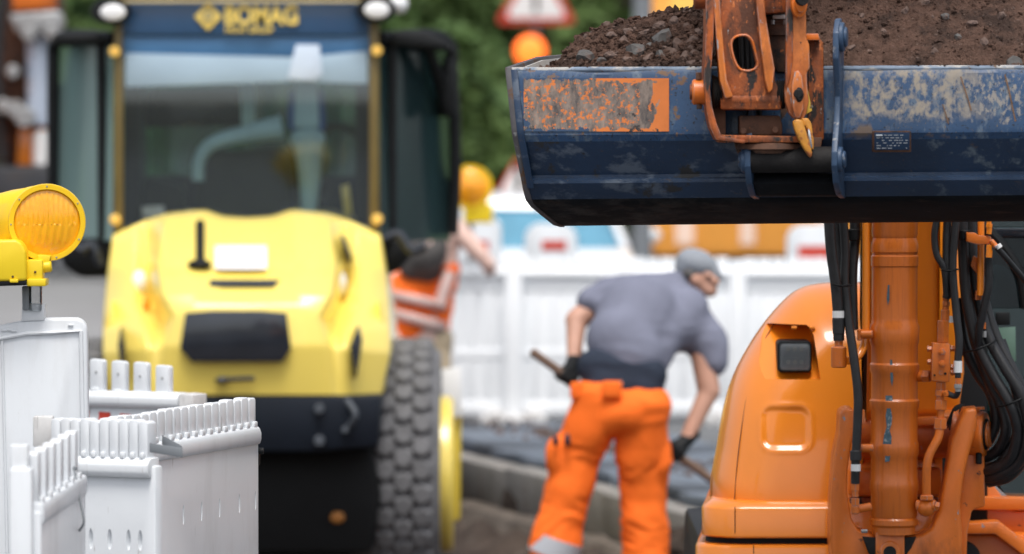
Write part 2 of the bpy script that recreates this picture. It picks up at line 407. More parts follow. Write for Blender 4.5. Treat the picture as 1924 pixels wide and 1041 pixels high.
bm = B(); NX, NY = 120, 240; g = []
for j in range(NY + 1):
    row = []
    for i in range(NX + 1):
        x = -5.3 + 7.6 * i / NX; y = 20.7 + 17.6 * j / NY
        t = min(max((y - 25) / 3.5, 0), 1)
        z = -.33 - .17 * t * t * (3 - 2 * t) + .05 * noise.noise(Vector((x * 1.5, y * 1.5, 0))) + .025 * noise.noise(Vector((x * 7, y * 7, 3)))
        # loose spoil heaped under the kerb
        ex = -.267 + (31 - y) * .2496 if y < 31 else -.267 - (y - 31) * .033
        dd = max(0, 1 - abs(ex - .25 - x) / .6); z += .22 * dd * (1 + .5 * noise.noise(Vector((x * 4, y * 4, 1))))
        row.append(bm.verts.new((x, y, min(z, -.03))))
    g.append(row)
for j in range(NY):
    for i in range(NX): bm.faces.new((g[j][i], g[j][i + 1], g[j + 1][i + 1], g[j + 1][i]))
tag(build('ground', bm, M['earth'], smooth=60), kind='structure')
bm = B(); bm.faces.new([bm.verts.new(p) for p in ((-40, 38.2, .004), (-.4, 38.2, .004), (-.4, 90, .004), (-40, 90, .004))]); tag(build('far_road', bm, M['light_road'], smooth=0), kind='structure')
# rubble on the bed
bm = B(); rn = random.Random(3)
for i in range(420):
    y = rn.uniform(22, 36); x = rn.uniform(-.9, .2) + max(0, (31 - y) * .25)
    rock(bm, (x, y, -.36 - .1 * min(max((y - 25) / 3.5, 0), 1) + rn.uniform(-.02, .1)), rn.uniform(.015, .06), i)
for i in range(260):       # grit and crumbs spilled over the kerb onto the pavement
    y = rn.uniform(23, 34); x = .3 + (31 - y) * .25 + min(abs(rn.gauss(0, .4)), 1.1); rock(bm, (x, y, rn.uniform(.005, .012) if x > .9 + (31 - y) * .25 else .075), rn.uniform(.01, .035), 4000 + i)
tag(build('rubble', bm, M['stone_brown'], smooth=0), kind='stuff')

# pavement on the far right side, kerb stones along the cut
bm = B(); vs = [bm.verts.new(p) for p in ((-.36, 38, .004), (-.13, 31, .004), (1.05, 26.3, .004), (2.15, 21.5, .004), (14, 21.5, .004), (14, 60, .004), (-.36, 60, .004))]
bm.faces.new(vs)
pv = tag(build('pavement', bm, M['paving'], smooth=0), kind='structure')
kp = [Vector((-.267, 31, 0)), Vector((.906, 26.3, 0))]; d = (kp[1] - kp[0]).normalized(); nr = Vector((-d.y, d.x, 0))
for k in range(9):
    a = kp[0] + d * (k * 1.0 - 2.0) if k else kp[0] - d * 2.0
    bm = B(); c = a + d * .5 + nr * .06
    ang = math.atan2(d.y, d.x)
    rr = Matrix.Rotation(ang + rn.uniform(-.012, .012), 3, 'Z') @ Matrix.Rotation(rn.uniform(-.03, .03), 3, 'X')
    box(bm, c + Vector((0, 0, -.085 + rn.uniform(-.015, .01))), (.985, .15, .24), .012, rr)
    o = build('kerb_stone', bm, M['kerb'], base=c * 1.0)
    tag(o, 'pale concrete kerb stone laid end to end along the pavement edge above the dug-out bed', 'kerb stone', 'kerb stones along the pavement edge')
bm = B()
pr = None
for k in range(60):
    a = kp[0] + d * (k * .15 - 2); rowv = []
    for h, (o_, z_) in enumerate(((-.02, -.19), (-.12, -.20), (-.17, -.30), (-.2, -.5))):
        q = a + nr * (o_ + .05 * noise.noise(Vector((k * .3, h, 0)))) + Vector((0, 0, z_ + .03 * noise.noise(Vector((k * .4, h, 5)))))
        rowv.append(bm.verts.new(q))
    if pr:
        for h in range(3): bm.faces.new((pr[h], rowv[h], rowv[h + 1], pr[h + 1]))
    pr = rowv
tag(build('kerb_foundation', bm, mat('rough_dirty_concrete', (.13, .105, .085), .95, var=.4, scale=8, bump=.01, bscale=30), smooth=0), kind='structure')
M['slate2'] = mat('dark_slab', (.055, .066, .082), .7, var=.25, scale=6)
# loose slabs stacked flat behind the kerb
for k in range(22):
    t = k / 2.0; a = kp[0] + d * ((k // 2) * .62 - 2.2) + nr * (.52 + (k % 2) * .66 + rn.uniform(-.05, .05))
    bm = B(); rr = Matrix.Rotation(math.atan2(d.y, d.x) + rn.uniform(-.12, .12), 3, 'Z') @ Matrix.Rotation(rn.uniform(-.03, .03), 3, 'X')
    box(bm, a + Vector((0, 0, .04)), (.58, .6, .06), .006, rr)
    tag(build('paving_slab', bm, M['slate'] if k % 3 else M['slate2'], base=a), 'blue grey paving slab lying loose on the pavement between kerb and white fence', 'paving slab', 'loose grey slabs on the pavement')

# ------------------------------------------------------------ trees beyond
def tree(x, y, h, r, k, label, seed):
    root = empty('leafy_tree', (x, y, 0), label, 'tree', 'trees behind the building site')
    rn = random.Random(seed); bm = B()
    tube(bm, [(x, y, -.05), (x + .1, y, h * .3), (x - .1, y + .1, h * .62), (x, y, h * .85)], [.26, .2, .13, .05], 10)
    for i in range(7):
        a = rn.uniform(0, 6.28); z0 = h * rn.uniform(.28, .6)
        tube(bm, [(x, y, z0), (x + r * .4 * math.cos(a), y + r * .4 * math.sin(a), z0 + h * .12), (x + r * .75 * math.cos(a), y + r * .75 * math.sin(a), z0 + h * .2)], [.09, .06, .02], 7)
    build('trunk', bm, M['bark'], root)
    verts = []; faces = []
    cl = []
    for i in range(70):
        while True:
            p = Vector((rn.uniform(-1, 1), rn.uniform(-1, 1), rn.uniform(-1, 1)))
            if .25 < p.length < 1: break
        cl.append((Vector((x + p.x * r, y + p.y * r, h * .56 + p.z * h * .46)), rn.uniform(.5, 1.0) * r * .36))
    for c, cr in cl:
        for q in range(150):
            dd = Vector((rn.gauss(0, 1), rn.gauss(0, 1), rn.gauss(0, .8))); dd = dd.normalized() * cr * rn.random() ** .4
            p = c + dd; s = rn.uniform(.05, .12)
            if p.z < .3: continue
            a = Vector((rn.gauss(0, 1), rn.gauss(0, 1), rn.gauss(0, 1))).normalized(); b = a.cross(Vector((rn.gauss(0, 1), rn.gauss(0, 1), rn.gauss(0, 1)))).normalized()
            i0 = len(verts); verts += [p + a * s, p + b * s * .6, p - a * s, p - b * s * .6]; faces.append((i0, i0 + 1, i0 + 2, i0 + 3))
    off = Vector((x, y, 0)); me = bpy.data.meshes.new('crown'); me.from_pydata([tuple(v - off) for v in verts], [], faces)
    me.materials.append(M['leaf'][k]); o = bpy.data.objects.new('crown', me); COL.objects.link(o); o.parent = root
TX = [(-9.5, 62, 8, 3.0, 0, 'tall mid green leafy tree, leftmost behind the black cab'), (-6.5, 70, 10, 3.6, 2, 'tall dark tree behind the left side of the yellow roller cab'),
      (-3.6, 66, 9, 3.2, 1, 'fresh green tree seen through the roller windscreen'), (-.9, 72, 10, 3.4, 2, 'dark green tree directly right of the roller cab'),
      (.5, 63, 4.6, 1.9, 1, 'low light green bushy tree behind the round amber lamp'), (2.0, 78, 11, 3.8, 0, 'green tree behind the triangular warning sign'),
      (5.2, 80, 11, 4.0, 2, 'dark tree behind the soil heap in the bucket'), (9.0, 74, 10, 3.6, 0, 'green tree at the far right behind the orange cab'),
      (-1.9, 58, 3.4, 1.6, 0, 'low dark shrub-like tree behind the roller'), (3.4, 66, 7, 2.4, 2, 'slim dark tree between grey pole and orange truck')]
for i, a in enumerate(TX): tree(*a, 100 + i)
# wooded slope that closes the view
bm = B(); prevc = None
for i in range(81):
    x = -60 + i * 1.5; col = []
    for j in range(16):
        z = j * 1.1 - .1; y = 92 + j * 1.0
        q = Vector((x, y, z)); col.append(bm.verts.new(q + Vector((0, 1.6, .5)) * noise.noise(q * .35) + Vector((0, .8, .4)) * noise.noise(q * 1.1) if j else q))
    if prevc:
        for j in range(15): bm.faces.new((prevc[j], col[j], col[j + 1], prevc[j + 1]))
    prevc = col
tag(build('hill', bm, mat('wooded_slope', (.06, .10, .035), .95, var=.5, scale=.6, bump=.2, bscale=1.5), smooth=60), kind='structure')
verts = []; faces = []; rn = random.Random(55)
for q in range(26000):
    j = rn.uniform(0, 15); p = Vector((rn.uniform(-22, 24), 91 + j + rn.uniform(-1.4, .8), j * 1.1 + rn.uniform(-.3, .8)))
    s = rn.uniform(.15, .4); a = Vector((rn.gauss(0, 1), rn.gauss(0, 1), rn.gauss(0, 1))).normalized(); b = a.cross(Vector((rn.gauss(0, 1), rn.gauss(0, 1), rn.gauss(0, 1)))).normalized()
    i0 = len(verts); verts += [p + a * s, p + b * s * .6, p - a * s, p - b * s * .6]; faces.append((i0, i0 + 1, i0 + 2, i0 + 3))
me = bpy.data.meshes.new('far_foliage'); me.from_pydata([tuple(v) for v in verts], [], faces); me.materials.append(M['leaf'][0])
o = bpy.data.objects.new('far_foliage', me); COL.objects.link(o); o['kind'] = 'stuff'

# ------------------------------------------------------------ house at the far right behind the excavator cab
hx = Wp(1850, 0, 48).x; root = empty('pale_building', (hx + 3, 48, 0), 'pale rendered building with dark window openings behind the excavator cab', 'building')
bm = B(); box(bm, (hx + 3.5, 51, 3), (7, 6, 6), .02); build('wall', bm, M['render_wall'], root)
for i in range(4):
    bm = B(); box(bm, (hx + .9 + i * 1.6, 47.98, 1.5), (.9, .06, 1.2), .01); wf = build('window', bm, M['grey_paint'], root)
    bm = B(); box(bm, (hx + .9 + i * 1.6, 47.93, 1.5), (.75, .03, 1.05)); build('pane', bm, M['grille'], wf)
bm = B(); extr(bm, [(hx - .3, 47.6, 6), (hx + 7.3, 47.6, 6), (hx + 7.3, 51, 8), (hx - .3, 51, 8)], (0, 0, .15)); build('roof', bm, M['rusty'], root)

# ------------------------------------------------------------ signs, poles, lamps, vehicles far behind
def pole_thing(name, px, Y, r, ztop, label, cat):
    p = Wp(px, 0, Y); root = empty(name, (p.x, Y, 0), label, cat)
    bm = B(); cyl(bm, (p.x, Y, -.02), (p.x, Y, ztop), r, 14); build('pole', bm, M['grey_paint'], root); return root
def tri_sign(px, ybot, wpx, Y, label, inner=True, zpole=None):
    root = pole_thing('warning_sign', px, Y, .035, Wp(px, ybot, Y).z + .3, label, 'traffic sign')
    c = Wp(px, ybot, Y); s = wpx / sc(Y); h = s * .866
    def tri(k, dy):
        cx, cz = c.x, c.z + h / 3; R_ = h * 2 / 3 * k; pts = []
        for a0 in (90, 210, 330):
            ctr = Vector((cx + (R_ - .05 * k * 2) * math.cos(R(a0)), 0, cz + (R_ - .1 * k) * math.sin(R(a0))))
            for q in range(-2, 3): 
                a = R(a0 + q * 28); pts.append((ctr.x + .045 * math.cos(a), Y + dy, ctr.z + .045 * math.sin(a)))
        return pts
    bm = B(); extr(bm, tri(1, -.06), (0, .02, 0)); build('border', bm, M['red_refl'], root)
    bm = B(); extr(bm, tri(.70, -.066), (0, .005, 0)); build('face', bm, M['sticker'], root)
    bm = B(); box(bm, (c.x, Y - .072, c.z + h * .30), (.05, .004, .2), 0); ball(bm, (c.x, Y - .07, c.z + h * .30 + .16), .04)
    build('symbol', bm, M['black'], root)
    return root
tri_sign(1007, 46, 158, 60, 'red bordered triangular warning sign on grey pole above the round orange lamp')
tri_sign(975, 372, 100, 52, 'smaller red bordered triangular sign just left of the bucket behind the white car')
def warn_lamp(px, py, dpx, Y, label, zbase, m1=None, face=-1, sq=False):
    """round amber barrier lamp standing on something"""
    c = Wp(px, py, Y); r = dpx / sc(Y) / 2
    root = empty('warning_lamp', (c.x, Y, zbase), label, 'warning lamp')
    bm = B(); lathe(bm, (c.x, Y - .05, c.z), (0, 1, 0), [(0, r * .82), (0, r), (.03, r), (.06, r * .93), (.12, r * .9), (.13, r * .8)], 28)
    h = build('housing', bm, M['lamp_yel'], root)
    bm = B(); lathe(bm, (c.x, Y - .085, c.z), (0, 1, 0), [(0, .01), (.012, r * .5), (.035, r * .8)], 28, cap=False); build('lens', bm, M['amber'], root)
    bm = B(); box(bm, (c.x + r * .35, Y + .02, c.z - r * 1.15), (r * 1.3, .12, r * .9), .01); build('battery_box', bm, M['lamp_yel2'], root)
    bm = B(); cyl(bm, (c.x, Y, zbase), (c.x, Y, c.z - r * 1.4), .018, 12); build('stem', bm, M['steel'], root)
    return root
M['amber'] = mat('amber_lens', (.95, .36, .01), .15, var=.08, scale=30, coat=.5)
bm = B(); c = Wp(996, 96, 59.8); root = empty('orange_beacon', (c.x, 59.8, 0), 'glowing round orange lamp on the pole below the triangular sign', 'beacon')
lathe(bm, (c.x, 59.76, c.z), (0, -1, 0), [(0, .15), (.05, .16), (.1, .13), (.13, .05)], 24); build('lens', bm, emit('lit_orange_lens', (1, .16, .02), 1.5), root)
bm = B(); cyl(bm, (c.x, 59.86, c.z), (c.x, 59.75, c.z), .19, 24, .01); cyl(bm, (c.x, 59.84, 0), (c.x, 59.84, c.z), .03); build('housing', bm, M['black'], root)
pole_thing('street_pole', 1207, 44, .075, 6.0, 'thick grey street pole between the green bushes and the orange truck', 'pole')

# white car behind the fence, only its roof and blue windows show
def car():
    Y = 46; s = sc(Y); cx = Wp(1008, 0, Y).x; root = empty('parked_car', (cx, Y, 0), 'white car with blue tinted windscreen behind the white fence under the bucket', 'car')
    # half widths by height, front and rear y
    lev = [(.18, .78, -.1, 3.9), (.45, .84, -.15, 4.0), (.72, .82, -.05, 3.95), (.80, .76, .15, 3.8)]
    bm = B(); rings = []
    def ring(z, hw, y0, y1, r=.25):
        pts = []
        for sx, sy, a0 in ((1, 0, -90), (1, 1, 0), (-1, 1, 90), (-1, 0, 180)):
            for q in range(5):
                a = R(a0 + 22.5 * q); px_ = cx + sx * (hw - r) + r * math.cos(a); yy = (Y + (y1 - r if sy else y0 + r)) + r * math.sin(a); pts.append(bm.verts.new((px_, yy, z)))
        return pts
    for l in lev: rings.append(ring(*l))
    for a, b in zip(rings, rings[1:]):
        for j in range(20): bm.faces.new((a[j], a[(j + 1) % 20], b[(j + 1) % 20], b[j]))
    bm.faces.new(rings[0]); bm.faces.new(rings[-1]); build('body', bm, M['car_white'], root)
    bm = B(); rings = [ring(.79, .74, .5, 3.4, .2), ring(1.13, .60, .95, 2.9, .18)]
    for j in range(20): bm.faces.new((rings[0][j], rings[0][(j + 1) % 20], rings[1][(j + 1) % 20], rings[1][j]))
    bm.faces.new(rings[0]); bm.faces.new(rings[1]); build('window', bm, M['car_glass'], root)
    bm = B(); rings = [ring(1.12, .62, .9, 2.95, .18), ring(1.19, .61, .95, 2.9, .18), ring(1.24, .5, 1.1, 2.7, .18)]
    for a, b in zip(rings, rings[1:]):
        for j in range(20): bm.faces.new((a[j], a[(j + 1) % 20], b[(j + 1) % 20], b[j]))
    bm.faces.new(rings[0]); bm.faces.new(rings[-1])
    for sx in (-1, 1): tube(bm, [(cx + sx * .73, Y + .55, .8), (cx + sx * .60, Y + .98, 1.14)], .035, 8)
    build('roof', bm, M['car_white'], root)
    for sx in (-1, 1):
        for yy in (.7, 3.1):
            bm = B(); cyl(bm, (cx + sx * .62, Y + yy, .3), (cx + sx * .84, Y + yy, .3), .3, 24, .03); wh = build('wheel', bm, M['tyre'], root)
        bm = B(); ball(bm, (cx + sx * .58, Y - .1, .6), .1, s=(1.2, .5, .7)); build('headlight', bm, M['lens'], root)
        bm = B(); ball(bm, (cx + sx * .92, Y + .75, .9), .09, s=(1.2, .6, .8)); build('mirror', bm, M['car_white'], root)
car()
def truck():
    Y = 50; x0 = Wp(1226, 0, Y).x; x1 = x0 + 2.4; root = empty('orange_truck', ((x0 + x1) / 2, Y, 0), 'big orange truck with pale vertical stripes parked behind the bucket', 'truck')
    bm = B(); box(bm, ((x0 + x1) / 2, Y + 3.6, 2.1), (x1 - x0, 7, 2.9), .05); bd = build('body', bm, M['truck'], root)
    for f, wd in ((.12, .16), (.35, .13), (.64, .14)):
        bm = B(); box(bm, (x0 + 2.4 * f, Y + .092, 1.55), (wd, .02, 1.6)); build('stripe', bm, M['truck_pale'], root)
    bm = B(); box(bm, ((x0 + x1) / 2, Y + .09, 2.8), (2.1, .03, .75), .01); build('upper_panel', bm, M['truck_yel'], root)
    bm = B(); box(bm, ((x0 + x1) / 2, Y + 3.6, .55), (1.1, 6.8, .25), .02); build('chassis', bm, M['black'], root)
    for xx in (x0 + .2, x1 - .2):
        for yy in (1, 5.5):
            bm = B(); cyl(bm, (xx - .14, Y + yy, .45), (xx + .14, Y + yy, .45), .45, 24, .04); build('wheel', bm, M['tyre'], root)
truck()

# white plates with rounded tops and red foil standing behind the fence
def plate(px0, px1, ytop, Y, rx0, rx1, ry0, ry1, label, slant=0):
    a = Wp(px0, ytop, Y); b = Wp(px1, ytop, Y); z1 = a.z; root = empty('marker_plate', ((a.x + b.x) / 2, Y, 0), label, 'marker plate', 'white marker plates behind the fence')
    wd = b.x - a.x; r = wd * .3; pts = []
    for cx, a0 in ((b.x - r, 0), (a.x + r, 90)):
        for q in range(7):
            an = R(a0 + 15 * q); pts.append((cx + r * math.cos(an), Y, z1 - r + r * math.sin(an)))
    pts += [(a.x, Y, .1), (b.x, Y, .1)]
    bm = B(); extr(bm, pts, (0, .06, 0), .012); build('panel', bm, M['white_pl'], root)
    bm = B(); extr(bm, [Wp(rx0 + slant, ry0, Y - .006), Wp(rx1, ry0, Y - .006), Wp(rx1, ry1, Y - .006), Wp(rx0 + slant * 2.2, ry1, Y - .006), Wp(rx0, (ry0 + ry1) / 2, Y - .006)], (0, .004, 0)); build('red_stripe', bm, M['red_refl'], root)
    bm = B(); box(bm, ((a.x + b.x) / 2, Y + .03, .05), (wd + .1, .35, .1), .02); build('foot', bm, M['black'], root)
plate(986, 1084, 420, 38, 1018, 1064, 452, 470, 'rounded white plate with red patch under the bucket, wider one of the pair')
plate(868, 942, 408, 38, 895, 918, 452, 476, 'rounded white plate with small red patch beside the reaching arm')
plate(1478, 1582, 422, 37, 1500, 1570, 462, 490, 'rounded white plate with red patch right of the orange truck')
plate(836, 886, 376, 37.5, 845, 860, 500, 520, 'white plate with narrow rounded top right under the round amber lamp')
# ============================================================ BARRIERS
def barrier(P0, P1, label, group, a0_=.02, zt=1.04, pitch=.078, tw=.052, th=.045, red=False, slots=(), solid=True, endpost=None, base=0.0, tn=None, tilt=0.0, drop=.11, zfun=None, mt=None, slot_z=.70, bead_r=.024, thick_t=.03, parent_name='barrier', open_rows=False, zb=.05):
    P0 = Vector((*P0, 0)); P1 = Vector((*P1, 0)); u = (P1 - P0); Lg = u.length; u.normalize(); n = Vector((u.y, -u.x, 0))   # n looks at the camera
    if n.y > 0: n = -n
    root = empty(parent_name, (P0 + P1) / 2 + Vector((0, 0, base)), label, 'barrier', group)
    up = Vector((0, 0, 1)); zr = zt - drop; mt = mt or M['white_pl']
    A = lambda a, z, o=0: P0 + u * a + up * (z - tilt * a) + n * o
    bm = B()
    if open_rows:                                     # open frame with slim bars
        k = int(Lg / .11)
        for i in range(k): extr(bm, [A(i * .11 + .01, zb, .012), A(i * .11 + .098, zb, .012), A(i * .11 + .098, zr, .012), A(i * .11 + .01, zr, .012)], -n * .024, .004)
        for z0, z1 in ((.06, .14), (.40, .46), (zr - .12, zr - .02)):
            extr(bm, [A(0, z0, .02), A(Lg, z0, .02), A(Lg, z1, .02), A(0, z1, .02)], -n * .045, .006)
    else:
        extr(bm, [A(0, zb, th / 2), A(Lg, zb, th / 2), A(Lg, zr, th / 2), A(0, zr, th / 2)], -n * th, .008)
        if slots:
            cb = B()
            for s_ in slots:
                c = A(s_, slot_z, th / 2 + .004); t = B(); bmesh.ops.create_uvsphere(t, u_segments=16, v_segments=10, radius=1)
                bmesh.ops.scale(t, vec=(.0075, .017, .032), verts=t.verts)
                bmesh.ops.rotate(t, cent=(0, 0, 0), matrix=Matrix.Rotation(math.atan2(u.y, u.x), 3, 'Z') , verts=t.verts)
                bmesh.ops.rotate(t, cent=(0, 0, 0), matrix=Matrix.Rotation(R(14), 3, u), verts=t.verts)
                bmesh.ops.translate(t, vec=c, verts=t.verts); merge(cb, t)
            bm = boolean(bm, cb)
    build('panel', bm, mt, root)
    bm = B()                                          # bead rail
    e = .012; prof = [(th / 2 - .004, zr - .034), (th / 2 + bead_r * .7, zr - .032), (th / 2 + bead_r, zr - .018), (th / 2 + bead_r, zr + .002), (th / 2 + bead_r * .6, zr + .016), (th / 2, zr + .022), (-th / 2, zr + .022), (-th / 2, zr - .034)]
    extr(bm, [A(e, z, o) for o, z in prof], u * (Lg - 2 * e), .004)
    build('rail', bm, mt, root)
    i = 0; a = a0_; rn = random.Random(int(P0.x * 1000) % 97)
    while a + tw < Lg - (.05 if endpost else .0):
        zz = zt + rn.uniform(-.003, .003); bm = B()
        extr(bm, [A(a, zr, thick_t / 2), A(a + tw, zr, thick_t / 2)] + [A(a + tw, zz - .006, thick_t / 2), A(a + tw - .006, zz, thick_t / 2), A(a + .006, zz, thick_t / 2), A(a, zz - .006, thick_t / 2)], -n * thick_t, .004 if tw > .04 else .002)
        box(bm, A(a + tw / 2, zr + .028, thick_t / 2 + .006), (tw * .5, .012, .018), .004, Matrix.Rotation(math.atan2(u.y, u.x), 3, 'Z'))
        a += pitch; i += 1; build('picket', bm, mt, root)
        if tn and i >= tn: break
    if endpost:
        bm = B(); w_, zz = endpost
        extr(bm, [A(Lg - .002, zr - .26, th / 2 + .03), A(Lg + w_, zr - .26, th / 2 + .03), A(Lg + w_, zz, th / 2 + .03), A(Lg - .002, zz, th / 2 + .03)], -n * (th + .05), .005)
        build('end_post', bm, M['white_grey'] if w_ < .08 else mt, root)
    if red:
        k = int(Lg / .085); 
        for i in range(k):
            bm = B(); a0 = i * .085
            extr(bm, [A(a0, zr - .34, th / 2 + .003), A(a0 + .045, zr - .34, th / 2 + .003), A(min(a0 + .06, Lg), zr - .045, th / 2 + .003), A(a0 + .015, zr - .045, th / 2 + .003)], -n * .002)
            build('red_stripe', bm, M['red_refl'] if i % 4 else M['red_pale'], root)
    bm = B()
    for a in (.1, Lg - .1):
        extr(bm, [A(a - .05, .0, .35), A(a + .05, 0, .35), A(a + .05, .09, .35), A(a - .05, .09, .35)], -n * .7, .01)
    build('foot', bm, M['white_grey'], root)
    return root, A
G1 = 'white plastic barriers in the left foreground'
def XY(px, Y): return (Wp(px, 500, Y).x, Y)
# upper one, seen face on, with gaps between its pickets
rt, A1 = barrier(XY(146, 19.75), XY(351, 19.55), 'white barrier with widely spaced pickets and red stripes, farthest of the foreground barriers', G1, a0_=.055, zt=1.055, tilt=.055, pitch=.0885, tw=.056, red=True, drop=.135, endpost=(.055, .965))
bm = B()
for i in range(4):
    ball(bm, A1(.055 + .0885 * i + .028, 1.01, .015), .005, sub=1)
build('screw', bm, M['steel'], rt)
# long one leading away at the right
rt, A2 = barrier(XY(190, 15.95), XY(473, 17.2), 'white barrier angling away behind the metal strap, right of the foreground group', G1, bead_r=.013, zt=1.045, pitch=.0675, tw=.060, slots=(.62, .78, .94, 1.12, 1.27), slot_z=.735)
bm = B(); cc = A2(1.0, 1, 0); e = Vector(A2(100, 0, 0)) 
bx = Wp(482, 800, 17.22); box(bm, (bx.x + .004, 17.22, .86), (.012, .03, .05), .003); cyl(bm, (bx.x, 17.2, .88), (bx.x + .022, 17.2, .88), .01); build('latch', bm, M['black'], rt)
# face-on one in the middle
rt, A3 = barrier(XY(92, 15.9), XY(299, 15.75), 'white barrier seen face on with closely set pickets, middle of the foreground group', G1, zt=1.05, pitch=.031, tw=.0285, slots=(.145, .205, .265, .302), slot_z=.72, thick_t=.05, drop=.125)
bm = B(); box(bm, Wp(82, 810, 15.95), (.055, .06, .085), .004); build('end_post', bm, M['white_grey'], rt)
# nearest one with its end post
rt, A4 = barrier(XY(58, 14.35), XY(143, 15.5), 'blurred white barrier closest to the camera with a square end post and wire hook', G1, zt=1.045, pitch=.19, tw=.075, drop=.15, th=.05, bead_r=.006, slots=(.3, .5, .7, .9, 1.1), slot_z=.62)
bm = B(); a = Wp(16, 880, 14.3); b = Wp(60, 880, 14.3)
extr(bm, [(a.x, 14.3, .02), (b.x, 14.3, .02), (b.x, 14.3, a.z), (a.x, 14.3, a.z)], (0, .07, 0), .01)
a = Wp(24, 832, 14.4); b = Wp(58, 832, 14.4); extr(bm, [(a.x, 14.32, a.z - .12), (b.x, 14.32, a.z - .12), (b.x, 14.32, a.z), (a.x, 14.32, a.z)], (0, .04, 0), .006)
build('end_post', bm, M['white_pl'], rt)
bm = B(); tube(bm, [Wp(139, 880, 15.3), Wp(144, 905, 15.28), Wp(151, 945, 15.26), Wp(157, 975, 15.25), Wp(156, 986, 15.25), Wp(149, 997, 15.27)], .0035, 8); ball(bm, Wp(141, 880, 15.3), .008, sub=1)
build('wire_hook', bm, M['grey_paint'], rt)
# bent metal strap resting on the joint
o = Wp(280, 838, 15.66); root_s = B()
p = [Wp(281, 841, 15.66), Wp(343, 851, 15.62), Wp(341, 846, 15.72), Wp(304, 826, 15.80)]
for a, b in zip(p, p[1:]):
    extr(root_s, [a + Vector((0, 0, .013)), b + Vector((0, 0, .013)), b - Vector((0, 0, .013)), a - Vector((0, 0, .013))], (0, .004, 0), .001)
tag(build('metal_strap', root_s, M['grey_paint'], base=p[0]), 'bent grey steel strap clamped over the joint between two white barriers', 'metal strap')

# tall marker plate (back side) carrying the amber lamp
YL = 16.5; root = empty('marker_board', (Wp(60, 0, YL).x, YL, 0), 'tall white marker board with rounded corners under the large amber lamp', 'marker board')
bm = B(); top = [(-60, 640), (-40, 618), (0, 612), (40, 604), (90, 598), (145, 598), (157, 603), (164, 616)]
pts = [Wp(x, y - 1, YL) for x, y in top]; z0 = .1; pts += [Vector((Wp(170, 700, YL).x, YL, z0)), Vector((Wp(-60, 700, YL).x, YL, z0))]
extr(bm, pts, (0, .05, 0), .01, seg=3); build('panel', bm, M['white_pl'], root)
bm = B(); ins = [(-60, 636), (0, 636), (50, 627), (100, 625), (152, 622), (160, 1060)]
tube(bm, [Wp(x, y, YL - .004) for x, y in ins], .006, 8, 0); tube(bm, [Wp(x, y, YL - .004) for x, y in ((4, 640), (14, 1060))], .004, 8, 0)
for x, y in ((8, 621), (18, 620), (133, 611), (26, 622)): box(bm, Wp(x, y, YL - .003), (.016, .006, .006), .002)
build('rim', bm, M['white_pl'], root)
bm = B(); box(bm, (Wp(62, 0, YL).x, YL, .05), (.5, .3, .1), .02); build('foot', bm, M['black'], root)
bm = B(); prism(bm, [(42, 570), (84, 572), (84, 602), (40, 604)], YL - .005, .06, .004); build('socket', bm, M['white_pl'], root)
# the lamp
root = empty('warning_lamp', Wp(62, 575, YL), 'large amber warning lamp on the tall white marker board, in focus at left', 'warning lamp')
bm = B(); c0 = Wp(88, 418, YL); ax = Vector((.13, -1, -.02)).normalized(); rl = .1125
lathe(bm, c0 - ax * .02, ax, [(-.12, rl * .55), (-.10, rl * .82), (-.05, rl * .95), (0, rl * .97), (.018, rl), (.030, rl), (.034, rl * .985), (.034, rl * .86), (.026, rl * .85)], 56, cap=False)
# body running back and to the left behind the ring
sx_ = ax.cross(Vector((0, 0, 1))).normalized(); sz_ = sx_.cross(ax).normalized(); pv_ = None
for t_, r_ in ((0, .975), (.03, .975), (.034, .955), (.09, .95), (.15, .90), (.20, .78), (.235, .58), (.25, .3)):
    cc_ = c0 - ax * .015 + Vector((-.88, .62, -.12)) * t_; rg_ = [bm.verts.new(cc_ + (sx_ * math.cos(2 * math.pi * j / 48) + sz_ * math.sin(2 * math.pi * j / 48)) * rl * r_) for j in range(48)]
    if pv_:
        for j in range(48): bm.faces.new((pv_[j], pv_[(j + 1) % 48], rg_[(j + 1) % 48], rg_[j]))
    pv_ = rg_
bm.faces.new(pv_)
build('housing', bm, M['lamp_yel'], root)
bm = B(); nr_, n_ = 26, 96; up = Vector((0, 0, 1)); sx = ax.cross(up).normalized(); sz = sx.cross(ax).normalized(); rg = []
for i in range(nr_ + 1):
    rr_ = rl * .865 * i / nr_; row = []
    for j in range(n_):
        a = 2 * math.pi * j / n_; x = rr_ * math.cos(a); z = rr_ * math.sin(a)
        h = .040 - .016 * (i / nr_) ** 2
        if z > -.005: h += .0020 * math.cos(x * 430) * min(1, (1 - i / nr_) * 6)
        elif z > -.06: h += .0011 * math.cos(x * 300 + z * 40) * min(1, (1 - i / nr_) * 6)
        row.append(bm.verts.new(c0 - ax * .02 + ax * h + sx * x + sz * z))
    rg.append(row)
for i in range(nr_):
    for j in range(n_):
        f = (rg[i][j], rg[i][(j + 1) % n_], rg[i + 1][(j + 1) % n_], rg[i + 1][j])
        if i == 0: 
            if rg[0][j] is not None: bm.faces.new(f)
        else: bm.faces.new(f)
bmesh.ops.remove_doubles(bm, verts=bm.verts, dist=.00001)
ml = mat('amber_lens_ribbed', (.97, .44, .008), .18, var=.08, scale=26, coat=.6, layers=(((.80, .20, .004), 14, .60, .2, .2, ONE),))
p_ = ml.node_tree.nodes['Principled BSDF']; p_.inputs['Subsurface Weight'].default_value = .25; p_.inputs['Subsurface Radius'].default_value = (.05, .02, .005)
build('lens', bm, ml, root)
bm = B()
for a in (90, 32, -28, -75, 183, 140):
    ball(bm, c0 + ax * .013 + (sx * -math.cos(R(a)) + sz * math.sin(R(a))) * rl * .93 * 1.0, .0035, sub=1)
build('screw', bm, M['steel'], root)
